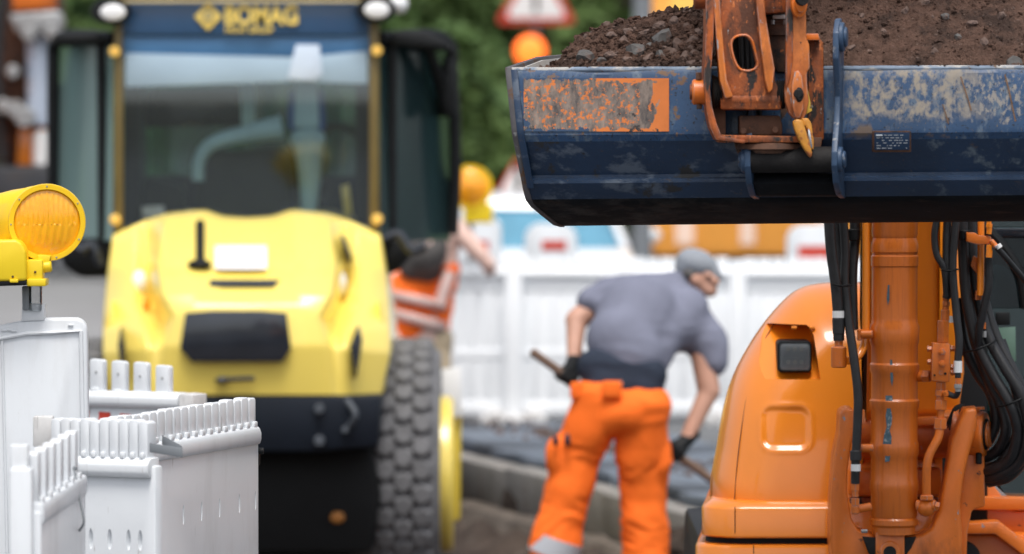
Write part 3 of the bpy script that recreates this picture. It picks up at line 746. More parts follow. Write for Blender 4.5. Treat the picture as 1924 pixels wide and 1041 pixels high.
bm = B(); prism(bm, [(-40, 452), (30, 450), (40, 456), (49, 472), (50, 528), (-40, 530)], YL - .10, .15, .012, seg=3)
prism(bm, [(49, 488), (80, 488), (80, 532), (49, 532)], YL - .075, .09, .006); prism(bm, [(50, 524), (86, 524), (86, 538), (50, 538)], YL - .085, .11, .004)
prism(bm, [(18, 525), (34, 525), (34, 531), (18, 531)], YL - .106, .02, .002)
cyl(bm, Wp(78, 502, YL - .03), Wp(97, 500, YL - .03), .017, 18, .004); prism(bm, [(70, 478), (96, 480), (90, 500), (72, 500)], YL - .04, .03, .004)
build('battery_box', bm, M['lamp_yel2'], root)
bm = B(); prism(bm, [(-40, 529), (50, 527), (50, 536), (-40, 539)], YL - .095, .14, .003); build('base_seal', bm, M['black'], root)
bm = B()
for x, y in ((24, 520), (66, 511)): ball(bm, Wp(x, y, YL - (.101 if x < 50 else .077)), .004, sub=1)
build('box_screw', bm, M['rusty'], root)
bm = B(); prism(bm, [(41, 538), (54, 538), (54, 583), (42, 583)], YL - .02, .04, .003); build('stem', bm, M['grey_paint'], root)
bm = B(); cyl(bm, Wp(67, 584, YL), Wp(67, 536, YL), .019, 24, .002); build('clear_stem', bm, M['lens'], root)

# ---- white fence across the background
YF = 34.8; GF = 'white barrier fence behind the worker'
xs = [XY(520, YF), XY(742, YF), XY(965, YF), XY(1176, YF), XY(1385, YF), XY(1600, YF), XY(1820, YF), XY(2040, YF)]
fl = ['white fence panel hidden mostly behind the yellow roller', 'white fence panel behind the person in the orange vest', 'white fence panel between the orange vest and the bending worker',
      'white fence panel behind the back of the bending worker', 'white fence panel behind the worker cap beside the orange hood', 'white fence panel behind the boom, mostly hidden', 'white fence panel behind the orange cab, mostly hidden']
for i in range(7):
    if i == 0: continue
    a, b = xs[i], xs[i + 1]
    barrier((a[0] + .02, YF), (b[0] - .02, YF + .04 * (i % 2)), fl[i], GF, zt=1.02, pitch=.085, tw=.079, drop=.09, bead_r=.03, parent_name='fence', open_rows=True, mt=M['white_fence'])
for i, px in enumerate((742, 965, 1176, 1385, 1600)):
    root = empty('fence_post', (Wp(px, 0, YF).x, YF - .12, 0), ['white fence post hidden behind the orange vest', 'bright white fence post standing left of the bending worker', 'white fence post behind the worker back', 'white fence post just right of the worker cap', 'white fence post behind the orange boom'][i], 'fence post', 'posts of the white fence')
    bm = B(); x = Wp(px, 0, YF).x; box(bm, (x, YF - .12, .51), (.10, .07, 1.0), .012); build('post', bm, M['white_fence'], root)
    bm = B(); box(bm, (x, YF - .12, .03), (.4, .3, .06), .01); build('foot', bm, M['white_grey'], root)
# wall of white sheeting just behind the fence
root = empty('site_hoarding', (1.2, 36.4, 0), 'long low white hoarding of flat sheets standing behind the barrier fence', 'hoarding')
for k in range(5):
    bm = B(); x0 = -1.0 + k * 1.1; box(bm, (x0 + .55, 36.4, .47), (1.09, .03, .9), .004); build('sheet', bm, M['white_fence'], root)
warn_lamp('x', 0, 0, 1, '', 0) if False else None
warn_lamp(884, 352, 84, 34.6, 'blurred round amber lamp on the white fence left of the bucket', 1.0)

# ============================================================ YELLOW ROLLER
YR = 26.5; PITZ = -.5
root = empty('road_roller', (Wp(463, 0, YR).x, YR + 1.5, PITZ), 'big yellow road roller with glazed cab seen from behind, left of centre', 'road roller')
rows = [  # centre y, [(half width px, y, depth) for centre, mid, crease, ridge, outer]
    [(0, 410, 1.05), (45, 407, 1.05), (80, 395, 1.03), (150, 402, 1.0), (184, 413, 1.04), (198, 419, .99), (247, 442, .95)],
    [(0, 418, .92), (45, 416, .92), (82, 408, .88), (150, 412, .86), (186, 428, 1.0), (201, 436, .94), (249, 455, .93)],
    [(0, 490, .42), (45, 490, .42), (90, 488, .38), (166, 492, .34), (186, 500, .78), (210, 505, .66), (257, 510, .86)],
    [(0, 552, .12), (45, 552, .12), (95, 550, .08), (158, 556, .06), (176, 565, .66), (212, 572, .40), (264, 575, .72)],
    [(0, 572, .04), (45, 572, .04), (100, 574, .02), (138, 596, .02), (158, 606, .40), (190, 622, .10), (268, 620, .46)],
    [(0, 650, -.02), (45, 650, -.02), (110, 650, -.02), (152, 650, .0), (168, 652, .05), (186, 655, .02), (269, 662, .34)],
    [(0, 742, .02), (45, 742, .02), (110, 742, .02), (158, 742, .03), (174, 742, .05), (196, 742, .08), (252, 742, .26)]]
bm = B(); gr = []
for r_ in rows:
    line = []
    for sgn in (-1, 1):
        seq = r_[::-1] if sgn < 0 else r_[1:]
        for hw, y, dz in seq: line.append(bm.verts.new(Wp(463 + sgn * hw * (1 + dz * .02), y, YR + dz)))
    gr.append(line)
back = [bm.verts.new(v.co + Vector((0, 1.1 - 0 * i, 0))) for i, v in enumerate(gr[0])]
for a, b in zip(gr, gr[1:]):
    for j in range(len(a) - 1): bm.faces.new((a[j], a[j + 1], b[j + 1], b[j]))
for side in (0, -1):     # flanks
    for a, b in zip(gr, gr[1:]):
        p, q = a[side], b[side]; p2 = bm.verts.new((p.co.x, YR + 1.9, p.co.z)); q2 = bm.verts.new((q.co.x, YR + 1.9, q.co.z)); bm.faces.new((p, q, q2, p2))
bmesh.ops.remove_doubles(bm, verts=bm.verts, dist=.0005)
for j in range(len(back) - 1): bm.faces.new((gr[0][j], back[j], back[j + 1], gr[0][j + 1]))
bmesh.ops.recalc_face_normals(bm, faces=bm.faces)
ed = [e for e in bm.edges if len(e.link_faces) == 2 and e.calc_face_angle(0) > R(12)]
bmesh.ops.bevel(bm, geom=ed, offset=.025, segments=3, profile=.5, affect='EDGES', clamp_overlap=True)
hood = build('hood', bm, M['yellow'], root, smooth=50)
def onhood(name, px, Y, th, m, bw=.004, par=None):
    bm = B(); prism(bm, px, Y, th, bw); return build(name, bm, m, par or root)
onhood('grille', [(348, 588), (400, 584), (490, 584), (538, 588), (547, 655), (530, 680), (360, 680), (338, 655)], YR - .05, .08, M['grille'], .003)
bm = B(); extr(bm, [Wp(358, 525, YR + .225), Wp(528, 525, YR + .225), Wp(516, 538, YR + .16), (Wp(368, 538, YR + .16))], (0, .05, 0), .003); build('air_slot', bm, M['grille'], root)
bm = B(); tube(bm, [Wp(376, 420, YR + .80), Wp(376, 450, YR + .60), Wp(376, 495, YR + .32)], .022, 12, 0); ell(bm, Wp(375, 497, YR + .31), (.058, .05, .025)); build('hood_latch', bm, M['black'], root)
bm = B(); a = [Wp(404, 461, YR + .575), Wp(502, 461, YR + .575), Wp(502, 505, YR + .30), Wp(404, 505, YR + .30)]; extr(bm, a, (0, -.02, 0), .002); pl = build('number_plate', bm, M['sticker'], root)
bm = B(); extr(bm, [Wp(432, 480, YR + .44), Wp(447, 480, YR + .44), Wp(447, 488, YR + .39), Wp(432, 488, YR + .39)], (0, -.003, 0)); build('plate_mark', bm, M['red_pale'], pl)
bm = B(); extr(bm, [Wp(454, 480, YR + .44), Wp(478, 478, YR + .45), Wp(478, 490, YR + .38), Wp(454, 488, YR + .39)], (0, -.003, 0)); build('plate_mark', bm, M['steel'], pl)
bm = B(); ell(bm, Wp(417, 714, YR - .02), (.033, .03, .018)); tube(bm, [Wp(417, 713, YR - .03), Wp(478, 711, YR - .03)], .011, 10, 0); build('hood_handle', bm, M['grille'], root)
for cx, sx in ((262, -1), (637, 1)):
    bm = B(); ell(bm, Wp(cx, 532, YR + .62), (.038, .06, .062)); build('headlight', bm, M['sticker'], root)
    bm = B(); ell(bm, Wp(cx - sx * 14, 568, YR + .45), (.02, .05, .035)); build('indicator', bm, M['amber'], root)
onhood('side_slit', [(640, 443), (647, 445), (661, 486), (655, 492)], YR + .55, .5, M['grille'])
onhood('side_vent', [(672, 612), (680, 640), (669, 712), (657, 650)], YR + .0, .4, M['grille'])
onhood('side_vent', [(226, 615), (234, 650), (229, 715), (221, 650)], YR + .06, .4, M['grille'])
# fender lobes left and right of the hood
for px in ([(196, 600), (210, 560), (222, 620), (222, 740), (192, 740)], [(712, 560), (728, 640), (722, 742), (700, 742)]):
    onhood('fender', px, YR + .45, .8, M['yellow'], .04)
# chassis
M['dull'] = mat('dull_bluish_steel', (.06, .07, .085), .6)
bm = B(); prism(bm, [(205, 743), (716, 743), (712, 840), (640, 845), (600, 850), (300, 850), (205, 840)], YR + .02, 1.6, .02); build('rear_frame', bm, M['navy'], root)
bm = B(); prism(bm, [(210, 838), (700, 838), (716, 930), (700, 1040), (220, 1040), (205, 930)], YR + .35, 1.5, .03); ch = build('axle_housing', bm, M['black'], root)
for x, y, r_ in ((600, 768, .03), (600, 828, .032), (648, 808, .02)):
    bm = B(); cyl(bm, Wp(x, y, YR + .02), Wp(x, y, YR - .03), r_ * .8, 16, .004); build('bolt', bm, M['dull'], root)
bm = B(); tube(bm, [Wp(652, 752, YR), Wp(668, 780, YR - .05), Wp(650, 808, YR)], .015, 10); build('hose', bm, M['dull'], root)
for x in (634,):
    bm = B(); ell(bm, Wp(x, 972, YR + .33), (.035, .02, .028)); build('reflector', bm, emit('glowing_amber_reflector', (.35, .14, .03), .08 if x > 600 else .0), root)  # faint glow stands in for the light the reflector throws back
# tyres with blocks
for side, x0, x1 in ((1, 716, 826), (-1, 104, 212)):
    bm = B(); a = Wp(x0, 0, YR + .6).x; b = Wp(x1, 0, YR + .6).x; w_ = b - a; cy = YR + 1.05; rt_ = .655; cz = PITZ + .655
    lathe(bm, (a - (.15 if side > 0 else 0), cy, cz), (1, 0, 0), [(0, rt_ * .6), (.0, rt_ * .9), (.05, rt_ * .965), (w_ + .10, rt_ * .965), (w_ + .15, rt_ * .9), (w_ + .15, rt_ * .6)], 64)
    lugs = B()
    for k in range(36):
        for j in range(4):
            an = 2 * math.pi * (k + (j % 2) * .5) / 36; xx = a - (.15 if side > 0 else 0) + .04 + (w_ + .07) * (j + .5) / 4
            rot = Matrix.Rotation(an, 3, 'X'); t = B()
            bmesh.ops.create_cone(t, cap_ends=True, segments=6, radius1=.060, radius2=.042, depth=.034)
            bmesh.ops.translate(t, vec=(0, 0, rt_ * .98), verts=t.verts); bmesh.ops.rotate(t, cent=(0, 0, 0), matrix=rot, verts=t.verts)
            bmesh.ops.translate(t, vec=(xx, cy, cz), verts=t.verts); merge(lugs, t)
    me_ = bpy.data.meshes.new('l'); lugs.to_mesh(me_); bm.from_mesh(me_); lugs.free()
    wh = build('wheel', bm, M['tyre'], root)
    bm = B(); cyl(bm, (a + w_ / 2 - .1, cy, cz), (a + w_ / 2 + .1 + side * .1, cy, cz), rt_ * .58, 32, .02); build('rim', bm, M['yellow'], wh)
# yellow side frame beside the right tyre and the front drum
onhood('drum_frame', [(826, 700), (862, 696), (866, 780), (864, 980), (824, 980), (822, 790)], YR + 1.6, .35, mat('strong_yellow_frame', (.85, .62, .06), .4, var=.08), .02)
onhood('painted_highlight', [(830, 694), (866, 690), (866, 784), (830, 784)], YR + 1.56, .04, M['sticker'], .004)  # white sheet painting the highlight on top of the drum frame
bm = B(); xa = Wp(110, 0, YR + 4).x; xb = Wp(826, 0, YR + 3).x
cyl(bm, (xa, YR + 4.1, PITZ + .5), (xb, YR + 4.1, PITZ + .5), .5, 56, .03); build('drum', bm, M['grey_paint'], root)
# ---- cab
YC = 27.6
def cp(name, px, th, m, Y=YC, bw=.006, par=None):
    bm = B(); prism(bm, px, Y, th, bw); return build(name, bm, m, par or root)
M['pale_trim'] = mat('pale_yellow_trim', (.55, .46, .26), .5)
roof = cp('roof', [(225, -34), (700, -34), (712, 1), (215, 1)], 1.9, M['yellow_dk'], YC - .02, .02)
cp('roof_edge', [(222, 0), (702, 0), (702, 6), (222, 6)], .03, M['pale_trim'], YC - .06, .004)
hd = cp('header_panel', [(226, 6), (700, 6), (700, 66), (226, 66)], .05, M['navy_panel'], YC - .02)
# maker lettering and diamond emblem
s_ = sc(YC - .03)
bm = text_bm('BOMAG', .125, Wp(421, 45, YC - .035), offset=.004, extrude=.004, xs=.80 * 1.02)
wd_ = max(v.co.x for v in bm.verts) - min(v.co.x for v in bm.verts); k_ = (137 / s_) / wd_; x0_ = Wp(421, 0, YC).x
for v in bm.verts: v.co.x = x0_ + (v.co.x - x0_) * k_
build('lettering', bm, M['text_yel'], hd)
bm = text_bm('FAYAT GROUP', .036, Wp(423, 61, YC - .035), offset=.001, extrude=.004)
wd_ = max(v.co.x for v in bm.verts) - min(v.co.x for v in bm.verts); k_ = (90 / s_) / wd_; x0_ = Wp(423, 0, YC).x
for v in bm.verts: v.co.x = x0_ + (v.co.x - x0_) * k_
build('lettering', bm, M['text_yel'], hd)
bm = B(); dc = (391, 31)
def dia(h, y0=0): return [(dc[0] - h, dc[1]), (dc[0], dc[1] - h * 1.05), (dc[0] + h, dc[1]), (dc[0], dc[1] + h * 1.05)]
prism(bm, dia(26), YC - .033, .01, .001); em = build('emblem', bm, M['text_yel'], hd)
bm = B(); prism(bm, dia(12), YC - .037, .003, 0); build('emblem_gap', bm, M['navy_panel'], hd)
bm = B(); prism(bm, dia(7), YC - .040, .003, 0); build('emblem_core', bm, M['text_yel'], hd)
# windows
bm = B(); gl_ = []
for q in range(15):
    y = 66 + (440 - 66) * q / 14; t_ = max(0, (175 - y) / 110); dd = .012 + .030 * t_ ** 1.15
    gl_.append([bm.verts.new(Wp(x, y, YC + dd)) for x in (228, 697)])
for a, b in zip(gl_, gl_[1:]): bm.faces.new((a[0], a[1], b[1], b[0]))
build('rear_window', bm, M['glass'], root, smooth=180)
for x0, x1 in ((214, 230), (694, 712)): cp('pillar', [(x0, 8), (x1, 8), (x1, 445), (x0, 445)], .06, M['yellow_dk'], YC - .03, .008)
for x, y in ((215, 97), (708, 95), (216, 413), (709, 412)):
    bm = B(); cyl(bm, Wp(x, y, YC - .03), Wp(x, y, YC - .07), .027, 18, .006); build('hinge_knob', bm, M['truck_yel'], root)
def sidepane(xa, xb, name, m, y0, y1, Ya=YC, Yb=YC + .55, th=.01, bw=0.0):
    bm = B(); p = [Wp(xa, y0, Ya + .06), Wp(xb, y0 + 4, Yb + .06), Wp(xb, y1, Yb), Wp(xa, y1, Ya)]; extr(bm, p, (0, th, 0), bw); return build(name, bm, m, root)
sidepane(212, 104, 'corner_window', M['glass_veiled'], 84, 452)
sidepane(714, 846, 'corner_window', M['glass_corner_dark'], 78, 452)
for xa, xb, s0 in ((212, 100, 1), (714, 850, -1)):
    bm = B(); tube(bm, [Wp(xa, 70, YC), Wp(xa + (xb - xa) * .7, 66, YC + .4), Wp(xb - s0 * -4, 84, YC + .53), Wp(xb, 130, YC + .55), Wp(xb + (0 if s0 > 0 else 6), 300, YC + .55), Wp(xb, 440, YC + .55)], .03, 10, 5); build('window_frame', bm, M['black'], root)
bm = B(); tube(bm, [Wp(190, 80, YC + .1), Wp(193, 450, YC + .1)], .024, 10, 0); build('window_frame', bm, M['black'], root)
bm = B(); tube(bm, [Wp(738, 80, YC + .1), Wp(736, 430, YC + .1)], .024, 10, 0); build('window_frame', bm, M['black'], root)
bm = B(); tube(bm, [Wp(800, 84, YC + .3), Wp(826, 150, YC + .42), Wp(836, 215, YC + .5)], [.02, .035, .03], 10); build('window_frame', bm, M['black'], root)
for px in ([(100, 62), (225, 60), (225, 84), (100, 86)], [(700, 58), (800, 58), (846, 78), (846, 96), (700, 80)]): cp('roof_gutter', px, .5, M['black'], YC + .05, .02)
# lower cab body and steps: dark masses either side of the hood
cp('cab_base', [(104, 450), (225, 445), (225, 520), (150, 522), (118, 500)], .9, M['black'], YC + .1, .03)
cp('cab_base', [(700, 440), (765, 446), (775, 480), (748, 512), (700, 520)], .9, M['black'], YC + .1, .03)
for pts in ([(120, 440), (150, 470), (172, 462), (190, 500)], [(720, 450), (748, 440), (772, 470), (800, 462)]):
    bm = B(); tube(bm, [Wp(x, y, YC + .0) for x, y in pts], .026, 10); build('hydraulic_hose', bm, M['glass_frame'] if 'glass_frame' in M else M['grille'], root)
cp('cab_floor', [(230, 440), (700, 440), (700, 470), (230, 470)], 1.7, M['black'], YC + .02, .01)
cp('cab_front_wall', [(232, 330), (694, 330), (694, 470), (232, 470)], .05, M['black'], YC + 1.6, .01)
cp('front_window', [(232, 66), (694, 66), (694, 330), (232, 330)], .008, M['glass_green'], YC + 1.62, 0)
cp('cab_ceiling', [(230, 40), (696, 40), (696, 66), (230, 66)], 1.55, M['liner_and_reflection'], YC + .04, .01)
cp('painted_reflection', [(236, 100), (560, 108), (690, 96), (690, 158), (560, 154), (236, 164)], .006, M['liner_and_reflection'], YC - .006, .002)  # pale band painting the sky's reflection in the rear window
cp('painted_reflection', [(230, 68), (696, 68), (696, 106), (230, 106)], .004, mat('mid_blue_reflection', (.06, .17, .34), .4), YC - .0, .001)  # blue upper strip of the painted window reflection
cp('reflection_patch', [(556, 84), (600, 84), (606, 140), (590, 152), (540, 148)], .004, mat('pale_reflection_patch', (.62, .72, .85), .5), YC - .012, .001)  # pale patch painting the brightest spot of the window reflection
for x0, x1 in ((232, 262), (668, 694)): cp('inner_pillar', [(x0, 150), (x1, 150), (x1, 440), (x0, 440)], .5, M['black'], YC + .3, .01)
cp('dashboard', [(262, 168), (452, 166), (452, 236), (262, 240)], .12, M['grille'], YC + .9, .01)
cp('inner_frame', [(452, 150), (478, 150), (480, 242), (454, 242)], .05, M['pale_blue'], YC + .4, .01)
bm = B(); prism(bm, [(378, 300), (392, 286), (520, 280), (540, 290), (556, 432), (352, 432)], YC + .4, .18, .05, seg=4); build('seat', bm, M['seat'], root)
bm = B(); tube(bm, [Wp(372, 340, YC + .14), Wp(376, 298, YC + .14), Wp(402, 268, YC + .14), Wp(470, 250, YC + .14), Wp(530, 238, YC + .14)], [.03, .032, .035, .045, .06], 12); build('pale_arch', bm, M['pale_blue'], root)  # pale curved tube for an unidentified shape behind the glass
bm = B(); tube(bm, [Wp(578, 250, YC + .25), Wp(582, 320, YC + .25), Wp(580, 400, YC + .25)], [.085, .06, .04], 14); ell(bm, Wp(578, 262, YC + .22), (.09, .05, .06)); build('steering_column', bm, M['pale_blue'], root)
cp('display', [(540, 170), (610, 168), (612, 246), (540, 246)], .06, M['blue_cloth'], YC + .22, .02)
cp('display_face', [(556, 150), (596, 150), (600, 240), (552, 240)], .02, M['pale_blue'], YC + .18, .008)
bm = B(); tw_ = []
for k in range(25):
    a = 2 * math.pi * k / 24; tw_.append(Wp(628, 310, YC + .7) + Vector((.17 * math.cos(a), .06 * math.sin(a), .19 * math.sin(a))))
tube(bm, tw_, .016, 8, 0); build('steering_wheel', bm, M['black'], root)
cp('console', [(270, 330), (345, 350), (345, 430), (262, 432)], .3, M['seat'], YC + .5, .03)
cp('warning_tag', [(640, 350), (656, 345), (662, 400), (648, 412)], .02, M['yellow'], YC + .3, .004)
cp('white_tag', [(266, 388), (308, 386), (310, 408), (268, 410)], .02, M['sticker'], YC + .2, .004)
for x in (316, 351):
    bm = B(); ball(bm, Wp(x, 215, YC + 1.3), .022); build('orange_light_spot', bm, emit('orange_spot_glow', (1, .22, .03), 1.2 if x > 330 else .5), root)  # glowing balls added for orange lamp spots in the glass, not cab lamps
# work lamps and mirror on the roof corners
for x, y in ((212, 23), (708, 19)):
    bm = B(); lathe(bm, Wp(x, y, YC + .04), (0, -1, 0), [(0, .03), (.05, .085), (.13, .098), (.15, .09)], 28)
    for v in bm.verts: v.co.z = Wp(x, y, YC).z + (v.co.z - Wp(x, y, YC).z) * .68
    wl = build('work_lamp', bm, M['black'], root)
    bm = B(); ell(bm, Wp(x, y, YC - .115), (.062, .012, .04)); build('lamp_lens', bm, M['sticker'], wl)
bm = B(); ell(bm, Wp(748, 8, YC + .1), (.05, .05, .05)); build('beacon', bm, M['car_white'], root)
cp('mirror', [(832, 100), (856, 110), (862, 215), (838, 225), (826, 190)], .06, M['black'], YC + .4, .03)
bm = B(); tube(bm, [Wp(800, 70, YC + .45), Wp(850, 90, YC + .43), Wp(846, 120, YC + .42)], .014, 8); build('mirror_arm', bm, M['black'], root)

# ============================================================ FAR EXCAVATOR AT THE LEFT
YE2 = 37.5; root = empty('far_excavator', (Wp(-420, 0, YE2).x, YE2 + .5, 0), 'blurred dark orange excavator arm with bright cylinder at the far left edge', 'excavator')
def fp(name, px, th, m, dy=0, bw=.01):
    bm = B(); prism(bm, px, YE2 + dy, th, bw); return build(name, bm, m, root)
fp('dipper_arm', [(-12, -60), (118, -60), (112, 60), (92, 330), (40, 345), (6, 300), (2, 60)], .3, M['rusty'], .12, .03)
fp('boom', [(-400, -420), (-300, -480), (120, -120), (118, -20), (40, -30)], .32, M['orange_dirty'], .12, .03)
bm = B(); cyl(bm, Wp(72, 60, YE2), Wp(74, 236, YE2), .082, 24, .01); build('cylinder_tube', bm, mat('pale_grey_cylinder', (.42, .48, .58), .35, var=.1, coat=.4), root)
bm = B(); cyl(bm, Wp(78, 246, YE2), Wp(78, 312, YE2), .06, 20, .01); build('cylinder_rod', bm, M['sticker'], root)
fp('cross_bracket', [(14, 26), (112, 18), (122, 50), (100, 66), (30, 64)], .2, M['steel'], -.15, .03)
for x, y, r_ in ((54, 64, .05), (97, 62, .05), (24, 135, .045), (28, 205, .06), (46, 220, .07), (6, 200, .05)):
    bm = B(); cyl(bm, Wp(x, y, YE2 - .2), Wp(x, y, YE2 + .15), r_, 20, .01); build('pin', bm, M['steel'], root)
fp('link', [(34, 240), (100, 236), (104, 310), (30, 322)], .2, M['orange'], .02, .02)
fp('link', [(20, -30), (104, -30), (108, 16), (24, 20)], .2, M['orange_worn'], -.1, .02)
fp('bucket', [(-30, 312), (104, 308), (118, 380), (104, 470), (70, 520), (-20, 528), (-60, 430)], .9, M['bucket_dark'], -.1, .05)
for xs_ in ([(100, -40), (108, 120), (96, 330)], [(10, -40), (-4, 120), (4, 300)]):
    bm = B(); tube(bm, [Wp(x, y, YE2 - .05) for x, y in xs_], .035, 10); build('hose', bm, M['rubber'], root)
bm = B(); box(bm, (Wp(-420, 0, YE2).x, YE2 + .6, 1.6), (2.0, 2.6, 1.5), .12); build('upper_body', bm, M['orange'], root)
bm = B(); box(bm, (Wp(-420, 0, YE2).x - .5, YE2 + .1, 2.6), (.95, 1.4, 1.5), .1); build('cab', bm, M['glass_dark'], root)
for dx in (-.85, .85):
    bm = B(); box(bm, (Wp(-420, 0, YE2).x + dx, YE2 + .6, .38), (.45, 3.2, .76), .3, seg=5); build('track', bm, M['black'], root)
bm = B(); cyl(bm, (Wp(-420, 0, YE2).x, YE2 + .6, .5), (Wp(-420, 0, YE2).x, YE2 + .6, .9), .5, 30); build('slew_ring', bm, M['black'], root)

# ============================================================ WORKERS
def worker():
    Yw = 24.9
    P = lambda x, y, d=0.0: Wp(x, y, Yw + d)
    k = 1 / sc(Yw)
    gz = -.33
    root = empty('person', (P(1165, 0).x, Yw, gz), 'worker in grey violet T-shirt, grey cap and orange trousers bending over a shovel', 'person')
    # joints
    hipL, hipR = P(1124, 752), P(1208, 760); kneL, kneR = P(1075, 905, .03), P(1208, 925, .05)
    ankL = Vector((P(1036, 0).x, Yw - .02, gz + .10)); ankR = Vector((P(1216, 0).x, Yw + .05, gz + .10))
    shL, shR = P(1146, 553, .42), P(1312, 625, .34); elL, elR = P(1083, 602, .34), P(1332, 735, .30); wrL, wrR = P(1078, 678, .22), P(1288, 828, .22)
    hdL, hdR = P(1072, 704, .20), P(1274, 850, .20)
    pel = P(1166, 722, .02); ab = P(1185, 655, .18); ch = P(1212, 585, .36); nk = P(1272, 537, .46); hd = P(1312, 521, .50)
    b = B()
    capsule(b, hipL, kneL, .085, .06); capsule(b, kneL, ankL, .055, .04); capsule(b, hipR, kneR, .085, .06); capsule(b, kneR, ankR, .055, .04)
    capsule(b, pel, ab, .09, .11); capsule(b, ab, ch, .11, .13); capsule(b, ch, nk, .10, .06); capsule(b, nk, hd, .055, .06)
    capsule(b, ch, shL, .09, .06); capsule(b, ch, shR, .09, .06)
    for s_, e_, w_, h_ in ((shL, elL, wrL, hdL), (shR, elR, wrR, hdR)):
        capsule(b, s_, e_, .06, .052); capsule(b, e_, w_, .05, .032); capsule(b, e_.lerp(w_, .15), e_.lerp(w_, .5), .047, .038); capsule(b, w_, h_, .03, .03)
    ell(b, hd, (.080, .10, .098), Matrix.Rotation(R(-25), 3, 'Y'))
    capsule(b, P(1322, 532, .45), P(1334, 545, .43), .05, .035)                   # jaw
    capsule(b, P(1338, 522, .40), P(1347, 530, .40), .014, .017)                  # nose
    ell(b, P(1304, 525, .40), (.014, .02, .032), Matrix.Rotation(R(-30), 3, 'Y')) # ear
    ell(b, P(1330, 514, .41), (.022, .02, .008)); ell(b, P(1338, 548, .41), (.018, .02, .006))
    body = build('body', fuse(b, .010, 4), M['skin'], root, smooth=180)
    b = B(); ell(b, P(1332, 521, .395), (.011, .008, .007)); build('eye', b, M['black'], root)
    # shirt
    b = B()
    capsule(b, P(1165, 640, .12), P(1188, 668, .10), .150, .155); capsule(b, P(1180, 640, .18), P(1200, 595, .28), .18, .185); capsule(b, P(1195, 640, .2), P(1262, 612, .30), .13, .125); capsule(b, P(1225, 690, .10), P(1230, 640, .2), .07, .12); capsule(b, P(1262, 570, .40), P(1325, 640, .36), .11, .105); capsule(b, P(1150, 552, .40), P(1235, 548, .42), .085, .09)
    capsule(b, P(1195, 600, .28), P(1225, 575, .36), .185, .14); capsule(b, P(1178, 572, .36), P(1280, 588, .36), .115, .13)
    capsule(b, P(1215, 610, .30), P(1285, 615, .34), .17, .115); capsule(b, P(1230, 555, .40), nk, .10, .072)
    capsule(b, shL, P(1108, 566, .36), .078, .062); capsule(b, shL, P(1190, 560, .38), .085, .10)
    capsule(b, shR, P(1338, 672, .33), .085, .070); capsule(b, P(1300, 595, .36), P(1330, 640, .33), .085, .075)
    capsule(b, P(1345, 650, .33), P(1341, 682, .32), .06, .066)
    shirt = fuse(b, .011, 22, .006, 6.0)
    build('tshirt', shirt, M['shirt'], root, smooth=180)
    b = B(); capsule(b, P(1130, 716, .02), P(1210, 730, .02), .09, .09); capsule(b, P(1120, 690, .03), P(1215, 705, .03), .085, .09); build('undershirt', fuse(b, .012, 4, .005), M['navy_cloth'], root, smooth=180)
    # trousers
    b = B()
    capsule(b, P(1128, 765, .0), P(1206, 772, .0), .115, .115); capsule(b, P(1160, 775, -.03), P(1180, 775, -.03), .11, .11)
    capsule(b, hipL + Vector((0, 0, -.02)), P(1088, 850, .02), .125, .105); capsule(b, P(1088, 850, .02), P(1065, 930, .02), .105, .10); capsule(b, P(1065, 930, .02), P(1042, 1030, .0), .10, .108)
    capsule(b, hipR + Vector((0, 0, -.02)), P(1205, 860, .03), .125, .108); capsule(b, P(1205, 860, .03), P(1210, 940, .05), .108, .098); capsule(b, P(1210, 940, .05), P(1214, 1060, .04), .10, .108)
    capsule(b, P(1042, 1030), ankL + Vector((0, 0, .02)), .108, .09); capsule(b, P(1214, 1060, .04), ankR + Vector((0, 0, .02)), .108, .09)
    ell(b, P(1046, 862, .0), (.045, .07, .10)); ell(b, P(1245, 870, .02), (.045, .07, .12))
    tr = build('trousers', fuse(b, .011, 6, .013, 8.0), M['hivis'], root, smooth=180)
    for x, y in ((1082, 734), (1150, 732), (1228, 752)):
        b = B(); box(b, P(x, y, -.125 if x == 1150 else -.07), (.085 if x == 1150 else .05, .03, .075), .012, seg=3); build('belt_flap', b, M['hivis'], tr)
    for x, y, rx in ((1066, 827, .03), (1044, 828, .025)):
        b = B(); ell(b, P(x, y, -.10), (.014, .03, rx)); build('pocket_tab', b, M['navy_cloth'], tr)
    for a_, c_ in ((P(1050, 1012, 0), P(1038, 1045, 0)),):
        b = B(); lathe(b, a_, c_ - a_, [(0, .112), ((c_ - a_).length, .116)], 28); build('reflective_band', b, M['reflect'], tr)
    b = B(); lathe(b, P(1214, 1052, .04), Vector((0, 0, -1)), [(0, .112), (.075, .114)], 28); build('reflective_band', b, M['reflect'], tr)
    for an in (ankL, ankR):
        b = B(); capsule(b, an + Vector((0, -.04, -.05)), an + Vector((.02, .18, -.06)), .05, .042); capsule(b, an + Vector((0, 0, .05)), an + Vector((0, -.01, -.04)), .055, .05); build('boot', fuse(b, .01), M['black'], root, smooth=180)
    # cap with peak
    b = B(); ell(b, P(1309, 497, .50), (.098, .115, .070), Matrix.Rotation(R(22), 3, 'Y')); ell(b, P(1290, 503, .5), (.055, .09, .05)); capsule(b, P(1336, 500, .46), P(1350, 520, .44), .036, .022)
    build('cap', fuse(b, .009, 4), M['cap'], root, smooth=180)
    b = B(); ell(b, P(1296, 514, .47), (.045, .085, .035)); build('hair', b, M['hair'], root, smooth=180)
    # gloved hands closed round the handle
    S0, S1 = P(1004, 664, .10), P(1420, 960, .22); ax = (S1 - S0).normalized()
